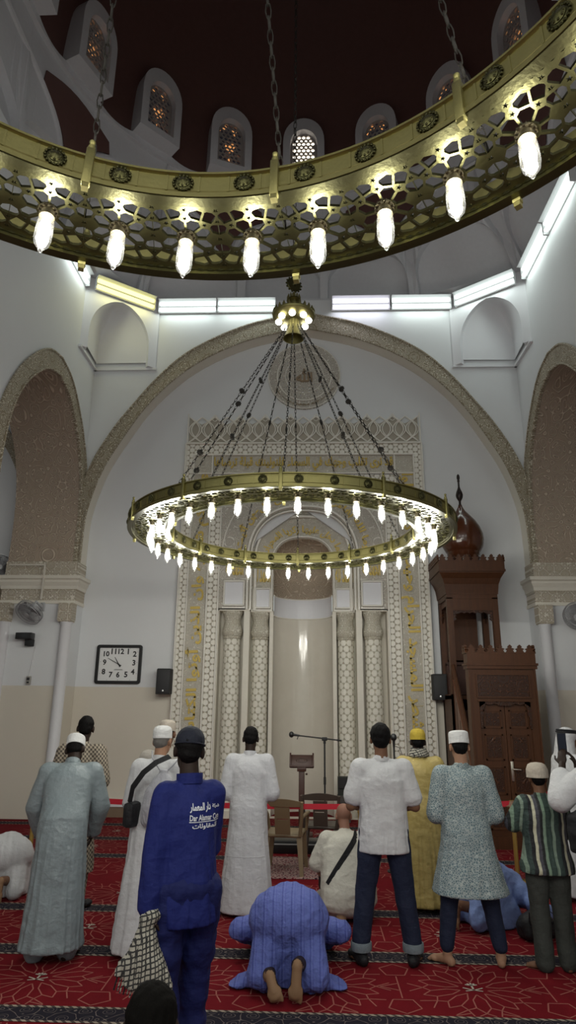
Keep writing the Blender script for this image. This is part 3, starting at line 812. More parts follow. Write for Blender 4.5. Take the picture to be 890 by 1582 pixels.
def make_chandelier(label, loc, hub_h, nchains=12):
    t = thing('ring_chandelier', label, 'chandelier', loc, 0, None)
    half = RB * DA / 2; sc = (RO - RI) / .43; off = (RI + RO) / 2 - RB
    U = MB()
    fm = lambda u, v, w: pol3(u, v * sc + off, w)
    U.plate([(-half, -.215), (0, -.215), (half, -.215), (half, 0.0), (half, .215), (0, .215), (-half, .215), (-half, 0.0)], unit_holes(), fm, 0, .012, 0, None, [], True, seam=lambda a, b: abs(a.x - b.x) < 1e-5 and abs(abs(a.x) - half) < 1e-4)
    P = MB()
    for k in range(NU):
        M = Matrix.Rotation(-k * DA, 3, 'Z'); P.add([M @ Vector(v) for v in U.v], U.f)
    P.build('perforated_plate', M_BRASS_D, t, smooth=0)
    def ring(name, r0, r1, h):
        mb = MB(); out = 1 if r1 > 1.5 else -1
        rf = r1 if out > 0 else r0; rb = r0 if out > 0 else r1
        pr = [(rb, -.012), (rf + out * .012, -.012), (rf + out * .012, .010), (rf, .014), (rf, .022), (rf + out * .004, .026), (rf + out * .004, h - .026), (rf, h - .022), (rf, h - .014), (rf + out * .012, h - .010), (rf + out * .012, h), (rb, h), (rb, -.012)]
        mb.lathe(pr, 144, (0, 0, 0), None, 0, False)
        for k in range(NU):
            for dd in (-.26, .26):
                Mk = Matrix.Rotation(-(k + dd) * DA, 4, 'Z'); q = rf + out * .004; a_, b_ = sorted((q - .003, q + .003)); mb.box(-.004, .004, a_, b_, .02, h - .02, 0, Mk)
        o = mb.build(name, M_BRASS, t, smooth=30); recalc(o)
    BH = .115
    ring('inner_band', RI - .012, RI + .004, BH); ring('outer_band', RO - .004, RO + .012, BH)
    for nm, r in (('inner_dimming_rim', RI), ('outer_dimming_rim', RO)):  # added dark rings cover the bright flange undersides, shade put into their colour
        mb = MB(); a_, b_ = r - .021, r + .021
        mb.lathe([(a_, -.017), (b_, -.017), (b_, -.003), (a_, -.003), (a_, -.017)], 144, (0, 0, 0), None, 0, False); recalc(mb.build(nm, M_BRASS_D, t, smooth=30))
    # rosettes, framed panels and posts on the bands
    rs = MB(); Mx = Matrix.Rotation(PI / 2, 3, 'X')
    rs.lathe([(.0, 0), (.036, 0), (.036, .006), (.026, .010), (.026, .014), (.012, .022), (.0, .024)], 16, (0, 0, 0), Mx, 0, False)
    for k in range(16):
        a = 2 * PI * k / 16; rs.ell((.036 * math.cos(a), -.008, .036 * math.sin(a)), .0065, None, 6, 4)
    for k in range(8):
        a = 2 * PI * k / 8; rs.ell((.019 * math.cos(a), -.015, .019 * math.sin(a)), .006, None, 6, 4)
    def place(o, ang, r, z, flip): o.location = (r * math.sin(ang), r * math.cos(ang), z); o.rotation_euler = (0, 0, -ang + (PI if flip else 0))
    def many(proto, name, mat, lst):
        first = None
        for (ang, r, z, flip) in lst:
            if first is None: first = proto.build(name, mat, t, smooth=40); o = first
            else: o = first.copy(); o.parent = t; COL.objects.link(o)
            place(o, ang, r, z, flip)
    many(rs, 'rosette', M_BRASS_D, [(k * DA, RI - .014, BH / 2, False) for k in range(NU)] + [(k * DA, RO + .014, BH / 2, True) for k in range(NU)])
    ps = MB(); ps.bbox(-.016, .016, -.022, .008, -.03, BH + .03, .004); ps.lathe([(.012, BH + .03), (.014, BH + .045), (.006, BH + .055), (.011, BH + .062), (.012, BH + .072), (.003, BH + .082)], 10, (0, -.007, 0)); ps.box(-.012, .012, -.02, .006, -.05, -.03)
    many(ps, 'post', M_BRASS, [((k * 3 + .5) * DA, RI - .012, 0, False) for k in range(12)] + [((k * 3 + .5) * DA, RO + .012, 0, True) for k in range(12)])
    # lamps
    so = MB(); so.lathe([(.0, 0), (.036, 0), (.036, -.006), (.024, -.010), (.026, -.03), (.030, -.032), (.030, -.040), (0, -.040)], 16, (0, 0, 0), None, 0, False)
    for k in range(12):
        a = 2 * PI * k / 12; so.lathe([(.005, -.012), (.0, .012)], 4, (.034 * math.cos(a), .034 * math.sin(a), 0))
    gl = MB(); gl.lathe([(.026, -.038), (.031, -.06), (.033, -.10), (.033, -.145), (.029, -.170), (.016, -.188), (.007, -.192)], 18, (0, 0, 0), None, 0, False); gl.ell((0, 0, -.20), .0105, None, 10, 6)
    bu = MB(); bu.lathe([(.012, -.05), (.016, -.06), (.021, -.08), (.024, -.11), (.021, -.14), (.010, -.16), (0, -.166)], 12, (0, 0, 0), None, 0, False)
    l0 = None
    for k in range(NU):
        if l0 is None: l0 = so.build('lamp', M_SOCK, t, smooth=40); g0 = gl.build('lamp_glass', M_GLASS, l0, smooth=50); b0 = bu.build('bulb', M_BULB, l0, smooth=60); o = l0
        else:
            o = l0.copy(); o.parent = t; COL.objects.link(o)
            for c in (g0, b0): d = c.copy(); d.parent = o; COL.objects.link(d)
        place(o, k * DA, RB, -.001, False)
        ld = LDATA; lo = bpy.data.objects.new('lamp_light', ld); COL.objects.link(lo); lo.parent = o; lo.location = (0, 0, -.115)
    # chains from the ring to the hub
    RH, ZH = .105, hub_h - .17; a0 = Vector((RB, 0, .01)); a1 = Vector((RH, 0, ZH)); d = a1 - a0; L = d.length; d.normalize()
    ch = MB(); n = int(L / .046); s = d.cross(Vector((0, 1, 0))).normalized(); y = Vector((0, 1, 0))
    for i in range(n):
        c = a0 + d * (L * (i + .5) / n); q = y if i % 2 else s; w = d.cross(q)
        M = Matrix((d, q, w)).transposed(); ch.torus(c, .0175, .0040, M, 8, 4, 0, 1.62, .62)
    for fz in (.30, .62):
        c = a0 + d * (L * fz); M = Matrix((s, y, d)).transposed()
        ch.ell(c, (.030, .030, .012), Matrix((s, d, y)).transposed(), 12, 6)
        for k in range(10):
            an = 2 * PI * k / 10; ch.ell(c + s * (.030 * math.cos(an)) + d * (.030 * math.sin(an)), .008, None, 6, 4)
    cm = None
    for k in range(nchains):
        if cm is None: cm = ch.build('chain', M_CHAIN, t, smooth=60); o = cm
        else: o = cm.copy(); o.parent = t; COL.objects.link(o)
        o.rotation_euler = (0, 0, 2 * PI * k / nchains + CH0)
    # hub
    z = hub_h; hb = MB()
    hb.lathe([(.0, -.06), (.10, -.06), (.115, -.05), (.25, -.015), (.262, .0), (.262, .02), (.245, .04), (.19, .07), (.12, .11), (.06, .15), (.05, .20), (.09, .225), (.075, .25), (.03, .26), (.02, .34), (0, .34)], 32, (0, 0, z), None, 0, False)
    for k in range(24):
        a = 2 * PI * k / 24; hb.lathe([(.016, 0), (.020, .02), (.004, .065)], 5, (.25 * math.cos(a), .25 * math.sin(a), z + .02))
    for k in range(12):
        a = 2 * PI * k / 12; hb.lathe([(.012, 0), (.012, .03), (.002, .06)], 5, (.075 * math.cos(a), .075 * math.sin(a), z + .245))
    hb.lathe([(.07, -.06), (.075, -.14), (.095, -.22), (.125, -.30), (.13, -.305), (.12, -.305), (.09, -.22), (.07, -.15)], 24, (0, 0, z), None, 0, False)
    hb.build('hub', M_BRASS, t, smooth=40)
    g = MB(); g.ell((0, 0, 0), (.043, .043, .036), None, 14, 8); first = None
    for k in range(8):
        if first is None: first = g.build('hub_lamp', M_GLOBE, t, smooth=60); o = first
        else: o = first.copy(); o.parent = t; COL.objects.link(o)
        a = 2 * PI * (k + .5) / 8; o.location = (.185 * math.sin(a), .185 * math.cos(a), z - .065)
    mm = MB(); Mr = Matrix.Rotation(PI / 2, 3, 'X') 
    Mr = Matrix.Rotation(.9, 3, 'Z') @ Mr
    mm.lathe([(0, -.014), (.085, -.014), (.10, 0), (.085, .014), (0, .014)], 20, (0, 0, z + .46), Mr, 0, False)
    for k in range(14):
        a = 2 * PI * k / 14; mm.ell(Vector((0, 0, z + .46)) + Mr @ Vector((.10 * math.cos(a), .10 * math.sin(a), 0)), .014, None, 8, 5)
    mm.ell((0, 0, z + .46), .035, None, 10, 6)
    mm.build('medallion', M_BRASS_D, t, smooth=40)
    up = MB(); top = HANG[0]; n = int((top - z - .56) / .11)
    for i in range(n):
        c = Vector((0, 0, z + .57 + .11 * i)); q = Vector((0, 1, 0)) if i % 2 else Vector((1, 0, 0)); dd = Vector((0, 0, 1)); w = dd.cross(q)
        up.torus(c, .040, .008, Matrix((dd, q, w)).transposed(), 8, 4, 0, 1.6, .6)
    up.build('hanging_chain', M_CHAIN, t, smooth=60)
    return t
LDATA = bpy.data.lights.new('lamp_light', 'POINT'); LDATA.energy = LAMP_W; LDATA.color = (1.0, .99, .90); LDATA.shadow_soft_size = .02
CH0 = R_(25)
HANG = [18.95 - 3.70]
far = make_chandelier('round brass chandelier hanging lower in front of the prayer niche, whole ring in view', (-.212, 6.97, 3.70), 2.80)
far.rotation_euler = (0, 0, -R_(26.5))
HANG = [10.2 - 3.88]
near = make_chandelier('huge near brass chandelier ring cut off by the top of the photo', (-.365, .66, 3.88), 2.80)
near.rotation_euler = (math.atan(-.09), 0, -R_(4.8))
# ------------------------------------------------------------------ prayer niche panel
M_FRET = carved('carved_fret_border', (.80, .77, .69), (.44, .39, .30), k=64, n=3, ph=.0, depth=.02, honey=-1.02)
M_FLOR = carved('carved_floral_ground', (.76, .74, .66), (.53, .49, .41), k=48, n=5, ph=.3, freq=1.9, wid=.4, depth=.015)
M_FLOR2 = carved('carved_spandrel', (.76, .73, .66), (.46, .42, .36), k=40, n=4, ph=.39, freq=2.0, wid=.42, depth=.02)
M_NICHE = carved('carved_niche_hood', (.56, .47, .37), (.40, .32, .24), k=34, n=4, ph=.2, freq=1.6, wid=.42, depth=.02)
M_COLM = carved('carved_column_shaft', (.78, .75, .66), (.48, .44, .34), k=56, n=3, ph=.52, depth=.015, honey=-1.05, axes='cyl', radius=.16)
M_CAPM = carved('carved_column_capital', (.76, .73, .64), (.48, .44, .35), k=70, n=4, ph=.39, freq=1.2, wid=.48, depth=.012, axes='cyl', radius=.2)
M_MOLD = plain('cream_moulding', (.77, .74, .67), .5)
M_WPANEL = plain('white_plain_panel', (.74, .74, .77), .5)  # one even white for the square panels and the niche band
M_GOLD = plain('gold_paint', (.55, .40, .09), .5, .25, nz=.002)
M_MARB = None
def marble():
    m = N('polished_cream_marble'); co = m.coord()
    m.base(m.mix(m.noise(co, 4, 5, .6), (.60, .56, .48), (.68, .64, .56)), .12, spec=.6); return m.mat
M_MARB = marble()
panel = thing('mihrab_panel', 'tall carved cream prayer niche surround with gold lettering on the back wall', 'prayer niche', (XC, YR, 0))
PX, PY = XC, YR
def pbuild(mb, name, mats, parent=None, smooth=30):
    return mb.build(name, mats, parent or panel, smooth, origin=(PX, PY, 0) if True else None)
def fr(u, v, w): return (PX + u, 12.2 - w, v)
# slabs of the frame
def slab(x0, x1, z0, z1, y0, name, mat):
    mb = MB(); mb.box(PX + x0, PX + x1, y0, 12.32, z0, z1); return pbuild(mb, name, mat, None, 0)
for sx in (-1, 1):
    a = lambda p, q: sorted((sx * p, sx * q))
    slab(*a(2.21, 2.39), 0, 6.99, 12.22, 'outer_border', M_FRET)
    slab(*a(1.83, 2.21), 0, 6.74, 12.23, 'script_band', M_FLOR)
    slab(*a(1.62, 1.83), 0, 6.32, 12.22, 'inner_border', M_FRET)
slab(-2.21, 2.21, 6.76, 6.99, 12.22, 'outer_border', M_FRET)
slab(-1.83, 1.83, 6.38, 6.74, 12.23, 'script_band', M_FLOR)
slab(-1.62, 1.62, 6.17, 6.32, 12.22, 'inner_border', M_FRET)
mb = MB()
def rod(p, q, r=.016, y=12.21): mb.tube([(PX + p[0], y, p[1]), (PX + q[0], y, q[1])], r, 6)
for x, zt in ((2.385, 7.0), (2.21, 6.75), (1.83, 6.35), (1.615, 6.17)):
    for s in (-1, 1): rod((s * x, 0), (s * x, zt), .02)
    rod((-x, zt), (x, zt), .02)
rod((-2.0 + .17, 6.35), (-1.83, 6.75), .016); rod((1.83, 6.35), (1.83, 6.75), .016)
rod((-2.21, 6.35), (-1.83, 6.35)); rod((2.21, 6.35), (1.83, 6.35))
for s in (-1, 1): rod((s * 2.37, 7.0), (s * 2.37, 7.66), .012)
pbuild(mb, 'frame_moulding', M_MOLD, None, 60)
# cresting of interlaced loops
mb = MB(); n = 9; w = 4.7 / n
mb.box(PX - 2.37, PX + 2.37, 12.26, 12.32, 7.0, 7.05)
for i in range(n * 2 + 1):
    c = -2.35 + i * w / 2
    for s in (-1, 1):
        for k in (0, .045):
            pts = []
            for j in range(15):
                t = j / 14; z = 7.04 + t * .56
                x = c + s * ((.26 - k) * math.sin(PI * t) if t < .82 else (.26 - k) * math.sin(PI * .82) * (1 - t) / .18)
                if abs(x) <= 2.36: pts.append((PX + x, 12.25 - .012 * (1 if (j // 4 + i) % 2 else 0), z))
            if len(pts) > 2: mb.tube(pts, .013, 5)
    if i % 2 == 0 and abs(c) < 2.3:
        mb.tube([(PX + c - .07, 12.25, 7.56), (PX + c, 12.25, 7.66), (PX + c + .07, 12.25, 7.56), (PX + c, 12.25, 7.5)], .014, 5, True)
mb2 = MB(); mb2.plate([(-2.36, 7.02)] + [(-2.36 + w / 4 * i, 7.52 if i % 2 else (7.60 if i % 4 == 0 else 7.45)) for i in range(n * 4 + 1)] + [(2.36, 7.02)], [], lambda u, v, t: (PX + u, 12.28 + t, v), 0, .04)
pbuild(mb2, 'cresting_ground', plain('shaded_recess_ground', (.44, .40, .33), .8), None, 0); pbuild(mb, 'cresting', M_MOLD, None, 60)  # darker tan paints the recess shade between the loops into the ground
# ---- arched fields
def parch(w, zs, za, n=10, sharp=.80):
    P = []
    for k in range(n + 1):
        t = k / n; P.append((w * math.cos(t * PI / 2) ** sharp if t < 1 else 0, zs + (za - zs) * math.sin(t * PI / 2)))
    return [(-x, z) for x, z in P[:-1]] + [(x, z) for x, z in P[::-1]]
mb = MB()
A1 = parch(1.03, 4.66, 5.62); 
mb.plate([(-1.615, 3.62), (-1.03, 3.62)] + A1 + [(1.03, 3.62), (1.615, 3.62), (1.615, 6.17), (-1.615, 6.17)], [], lambda u, v, w: (PX + u, 12.22 + w, v), 0, .2, 0, 1)
pbuild(mb, 'spandrel_field', [M_FLOR2, M_CREAM], None, 0)
mb = MB()
A2 = parch(.57, 4.60, 5.06)
mb.plate([(-1.06, 3.62), (-.57, 3.62)] + A2 + [(.57, 3.62), (1.06, 3.62), (1.06, 4.66)] + [(x * 1.03, z + .03) for x, z in A1[::-1]] + [(-1.06, 4.66)], [], lambda u, v, w: (PX + u, 12.42 + w, v), 0, .12, 0, 1)
pbuild(mb, 'inner_arch_field', [M_FLOR, M_CREAM], None, 0)
mb = MB()
for (w, zs, za, y, r) in ((1.06, 4.66, 5.66, 12.21, .03), (1.00, 4.66, 5.58, 12.24, .025), (.93, 4.66, 5.50, 12.40, .035), (.60, 4.60, 5.09, 12.41, .02), (1.57, 4.66, 6.12, 12.215, .018)):
    P = parch(w, zs, za, 16)
    foot = 3.62 if w < 1.2 else 4.66
    mb.tube([(PX - w, y, foot)] + [(PX + x, y, z) for x, z in P] + [(PX + w, y, foot)], r, 6)
pbuild(mb, 'arch_moulding', M_MOLD, None, 60)
# square white panels with frames over the columns
for s in (-1, 1):
    for (x0, x1, z0, z1, y) in ((1.12, 1.50, 3.70, 4.16, 12.215), (.63, .96, 3.68, 4.05, 12.415)):
        a, b = sorted((s * x0, s * x1)); mb = MB()
        mb.box(PX + a, PX + b, y - .012, y + .02, z0, z1); po = pbuild(mb, 'white_panel', M_WPANEL, None, 0)
        mb = MB()
        for (p, q) in (((a, z0), (b, z0)), ((b, z0), (b, z1)), ((b, z1), (a, z1)), ((a, z1), (a, z0))):
            mb.tube([(PX + p[0], y - .015, p[1]), (PX + q[0], y - .015, q[1])], .02, 6)
        for zz in (z1 + .08,): mb.box(PX + a - .03, PX + b + .03, y - .02, y + .01, z0 - .06, z0 - .03)
        pbuild(mb, 'panel_frame', M_MOLD, None, 60)
# ---- recesses: piers and back planes around the columns
mb = MB()
for s in (-1, 1):
    q = lambda x0, x1, y0, y1, z0=0, z1=3.62: mb.box(PX + min(s * x0, s * x1), PX + max(s * x0, s * x1), y0, y1, z0, z1)
    q(1.00, 1.11, 12.24, 12.66); q(.565, .635, 12.44, 12.9); q(1.58, 1.63, 12.22, 12.6)
    q(1.10, 1.60, 12.58, 12.66); q(.63, 1.02, 12.78, 12.9)
    q(1.00, 1.61, 12.22, 12.6, 3.60, 3.64); q(.565, 1.03, 12.42, 12.8, 3.60, 3.64)
pbuild(mb, 'recess', M_CREAM, None, 0)
# ---- concave niche
mb = MB()
def nich(y0): return lambda u, v: (PX - .57 * math.cos(PI * u), y0 + .62 * math.sin(PI * u), v)
for (z0, z1, m, e) in ((0, .14, 0, .0), (.14, 3.55, 0, 0), (3.55, 3.94, 1, -.012), (3.94, 4.6, 2, 0)):
    mb.grid(lambda u, v: (PX - (.57 + e) * math.cos(PI * u), 12.5 + (.62 + e) * math.sin(PI * u), z0 + (z1 - z0) * v), 28, 6, m)
def hood(u, v):
    t = v * PI / 2 * .999; w = .57 * math.cos(t) ** .8; d = .62 * math.cos(t) ** .8
    return (PX - w * math.cos(PI * u), 12.5 + d * math.sin(PI * u), 4.6 + .46 * math.sin(t))
mb.grid(hood, 28, 10, 2)
pbuild(mb, 'niche', [M_MARB, M_WPANEL, M_NICHE], None, 60)
mb = MB(); mb.tube([(PX - .56 * math.cos(PI * u / 20), 12.5 + .61 * math.sin(PI * u / 20), 3.55) for u in range(21)], .012, 6); mb.tube([(PX - .56 * math.cos(PI * u / 20), 12.5 + .61 * math.sin(PI * u / 20), 3.94) for u in range(21)], .012, 6)
pbuild(mb, 'niche_moulding', M_MOLD, None, 60)
# ---- columns
for x, y, lab in ((-1.34, 12.42, 'outer left'), (-.82, 12.60, 'inner left'), (.82, 12.60, 'inner right'), (1.32, 12.42, 'outer right')):
    c = thing('engaged_column', {'outer left': 'carved cream column beside the left gold lettering band', 'inner left': 'carved cream column at the left edge of the prayer niche', 'inner right': 'carved cream column at the right edge of the prayer niche', 'outer right': 'carved cream column beside the right gold lettering band'}[lab], 'column', (PX + x, y, 0), 0, 'columns of the prayer niche')
    mb = MB(); mb.lathe([(.19, 0), (.19, .12), (.175, .14), (.18, .2), (.16, .24)], 24); mb.build('base', M_CREAM, c)
    mb = MB(); mb.lathe([(.158, .24), (.160, 1.5), (.155, 3.10)], 32, cap=False); mb.build('shaft', M_COLM, c, 60)
    mb = MB(); mb.lathe([(.155, 3.08), (.172, 3.10), (.172, 3.125), (.16, 3.13)], 32); 
    mb.lathe([(.16, 3.13), (.185, 3.16), (.197, 3.21), (.190, 3.27), (.165, 3.34), (.152, 3.42), (.16, 3.49), (.185, 3.55), (.20, 3.57), (.20, 3.60)], 32, cap=False); mb.build('capital', M_CAPM, c, 60)
# ---- gold lettering in relief
def gtext(body, box, fmap, thick=.02, bold=.03, name='gold_lettering'):
    mb = MB(); put_text(mb, arabic(body), box, fmap, thick, bold); return pbuild(mb, name, M_GOLD, None, 30)
gtext('قد نرى تقلب وجهك في السماء فلنولينك قبلة ترضاها', (-1.80, 1.80, 6.41, 6.71), lambda u, v, w: (PX + u, 12.232 - w, v))
gtext('فول وجهك شطر المسجد الحرام وحيث ما كنتم فولوا', (-3.15, 3.15, -.168, .168), lambda u, v, w: (PX + 2.02 + v, 12.232 - w, 3.2 - u))
gtext('وجوهكم شطره وإن الذين أوتوا الكتاب ليعلمون'.replace('إ', 'ا'), (-3.15, 3.15, -.168, .168), lambda u, v, w: (PX - 2.02 - v, 12.232 - w, 3.2 + u))
def ontoarch(w0, zs, za0, y):
    P = parch(w0, zs, za0, 40); L = [0]
    for a, b in zip(P, P[1:]): L.append(L[-1] + math.dist(a, b))
    tot = L[-1]
    def f(u, v, w):
        s = (u + .5) * tot; i = min(max(1, next((k for k, l in enumerate(L) if l >= s), len(L) - 1)), len(L) - 1)
        t = (s - L[i - 1]) / (L[i] - L[i - 1]); a, b = P[i - 1], P[i]
        x = a[0] + (b[0] - a[0]) * t; z = a[1] + (b[1] - a[1]) * t
        ca = math.atan2(z - (zs + .05), x * .9); return (PX + x + v * math.cos(ca), y - w, z + v * math.sin(ca))
    return f
gtext('وما الله بغافل عما يعملون ولئن أتيت', (-.47, .47, .05, .27), ontoarch(1.10, 4.66, 5.70, 12.222))
gtext('كلما دخل عليها زكريا المحراب', (-.46, .46, .03, .22), ontoarch(.62, 4.60, 5.10, 12.422), .015)
for s in (-1, 1):
    for (xx, z0, z1, y) in ((1.31, 4.22, 4.62, 12.222), (.80, 4.12, 4.55, 12.422)):
        gtext('الحمد لله', (s * xx - .17, s * xx + .17, z0 + .05, z1), lambda u, v, w, y=y: (PX + u, y - w, v), .015)
# ------------------------------------------------------------------ roundel
ro = thing('wall_roundel', 'round carved medallion with arabic script high under the big arch', 'medallion', (XC + .02, YR, 8.55))
Mx = Matrix.Rotation(PI / 2, 3, 'X')
mb = MB(); mb.lathe([(0, -.02), (.76, -.02), (.76, .03), (.74, .045), (.72, .03), (.60, .03), (.585, .05), (.56, .03), (0, .03)], 64, (0, 0, 0), Mx, 0, False); mb.build('disc', M_FLOR2, ro, 30)
mb = MB()
for R, r in ((.75, .014), (.57, .02), (.40, .008)): mb.torus((0, -.035, 0), R, r, Mx, 64, 6)
mb.build('ring_moulding', M_MOLD, ro, 60)
mb = MB(); put_text(mb, '\uFDF2', (-.17, .17, -.15, .16), lambda u, v, w: (u, -.03 - w, v), .03, .03); mb.build('script', plain('brown_relief_script', (.26, .19, .12), .6), ro, 30)
mb = MB(); put_text(mb, arabic('لا اله الا الله محمد رسول الله'), (-.5, .5, -.07, .07), lambda u, v, w: ((.66 + v * .7) * math.sin(u * 2.2), -.03 - w, -(.66 + v * .7) * math.cos(u * 2.2) if False else -(.66 - v * .7) * math.cos(u * 2.2)), .015, .02); mb.build('lettering', plain('brown_relief_lettering', (.34, .27, .18), .6), ro, 30)
M_BOSS = plain('polished_silver_boss', (.9, .9, .9), .12, 1.0)
g = None
for R, n, r in ((.30, 14, .016), (.38, 18, .014), (.47, 24, .016)):
    for k in range(n):
        a = 2 * PI * (k + .3) / n
        if g is None: mb = MB(); mb.ell((0, 0, 0), (.016, .008, .016), None, 10, 6); g = mb.build('boss', M_BOSS, ro, 60); o = g
        else: o = g.copy(); o.parent = ro; COL.objects.link(o)
        o.location = (R * math.cos(a), -.034, R * math.sin(a))
# ------------------------------------------------------------------ wall clock
M_BLK = plain('black_plastic', (.012, .012, .013), .35)
M_BLKM = plain('matte_black', (.014, .014, .015), .7)
M_CLK = plain('clock_face_white', (.80, .80, .79), .4)
t = thing('wall_clock', 'square black framed wall clock reading ten to eleven on the left wall', 'clock', (XC - 3.44, YR + .02, 2.60))
mb = MB(); hw, hh = .43, .355
def rrect(w, h, r, n=6): return [(sx * (w - r) + r * math.cos(a), sy * (h - r) + r * math.sin(a)) for sx, sy, a0 in ((1, 1, 0), (-1, 1, 90), (-1, -1, 180), (1, -1, 270)) for a in [R_(a0 + 90 * k / n) for k in range(n + 1)]]
def fY(u, v, w): return (u, -w, v)
mb.plate(rrect(hw, hh, .05), [rrect(hw - .055, hh - .055, .015)], fY, 0, .045)
mb.plate(rrect(hw - .012, hh - .012, .045), [rrect(hw - .045, hh - .045, .02)], fY, .045, .056)
mb.build('frame', M_BLK, t, 30)
mb = MB(); mb.plate(rrect(hw - .05, hh - .05, .012), [], fY, .004, .02); mb.build('face', M_CLK, t, 0)
pos = {12: (.03, .235), 1: (.165, .235), 2: (.29, .19), 3: (.285, .03), 4: (.275, -.135), 5: (.15, -.185), 6: (0, -.19), 7: (-.135, -.19), 8: (-.275, -.135), 9: (-.27, .035), 10: (-.245, .19), 11: (-.11, .235)}
for k, (x, z) in pos.items():
    mb = MB(); w = .108 if k >= 10 else .07
    put_text(mb, str(k), (x - w / 2, x + w / 2, z - .052, z + .052), lambda u, v, w: (u, -.0205 - w, v), .002, .03, 0, True)
    mb.build('numeral', M_BLK, t, 0)
    q = .345 / abs(x) if abs(x) > abs(z) * 1.2 else .285 / abs(z)
    mb = MB(); mb.box(x * q - .004, x * q + .004, -.0225, -.0205, z * q - .004, z * q + .004); mb.build('hour_mark', M_BLK, t, 0)
mb = MB(); mb.box(-.085, .085, -.022, -.0205, -.108, -.10); mb.box(-.07, .07, -.022, -.0205, -.097, -.090); mb.build('maker_line', plain('grey_print', (.2, .2, .2), .6), t, 0)
def hand(nm, ang, L, w, y):
    mb = MB(); d = Vector((math.sin(ang), 0, math.cos(ang))); n = Vector((d.z, 0, -d.x)); c = Vector((0.0, 0, 0))
    P = [c - d * .06 + n * w, c - d * .06 - n * w, c + d * L - n * w * .4, c + d * L + n * w * .4]
    mb.add([p + Vector((0, y, 0)) for p in P] + [p + Vector((0, y - .003, 0)) for p in P], [(0, 1, 2, 3), (7, 6, 5, 4), (0, 4, 5, 1), (1, 5, 6, 2), (2, 6, 7, 3), (3, 7, 4, 0)])
    mb.build(nm, M_BLK, t, 0)
hand('hour_hand', R_(-32), .15, .011, -.026); hand('minute_hand', R_(-62), .24, .008, -.031)
mb = MB(); mb.lathe([(.014, -.024), (.014, -.036), (.0, -.036)], 12, (0, 0, 0), Matrix(((1, 0, 0), (0, 0, 1), (0, 1, 0)))); mb.build('hub_cap', M_BLK, t, 30)
# ------------------------------------------------------------------ wall loudspeakers
def speaker(x, y, z, rz, label):
    t = thing('wall_speaker', label, 'speaker', (x, y, z), rz, 'black wall speakers')
    mb = MB()
    P = [(-.15, .02), (-.12, -.16), (.12, -.16), (.15, .02)]
    rings = [(-.225, .9), (-.215, 1), (.215, 1), (.225, .9)]
    V = []; F = []
    for (zz, s) in rings: V += [(p[0] * s, (p[1] + .07) * s - .07, zz) for p in P]
    for i in range(3):
        for k in range(4): F.append((i * 4 + k, i * 4 + (k + 1) % 4, i * 4 + 4 + (k + 1) % 4, i * 4 + 4 + k))
    F += [(3, 2, 1, 0), (12, 13, 14, 15)]
    mb.add(V, F); mb.build('cabinet', M_BLKM, t, 0)
    mb = MB(); mb.bbox(-.112, .112, -.172, -.155, -.20, .20, .01); mb.build('grille', plain('speaker_grille', (.02, .02, .022), .6, nz=.01, nscale=400), t, 30)
    mb = MB(); mb.lathe([(0, 0), (.016, 0), (.014, -.008), (0, -.01)], 12, (0, -.172, -.165), Matrix(((1, 0, 0), (0, 0, 1), (0, 1, 0)))); mb.build('badge', plain('silver_badge', (.8, .8, .8), .3, .6), t, 40)
    mb = MB(); mb.box(-.03, .03, .0, .16, -.03, .03); mb.box(-.05, .05, .13, .16, -.08, .08); mb.build('bracket', M_BLKM, t, 0)
    return t
speaker(XC - 2.53, 12.16, 2.29, R_(6), 'black wall speaker between the clock and the prayer niche')
speaker(XC + 2.47, 12.12, 2.23, R_(-10), 'black wall speaker beside the wooden minbar')
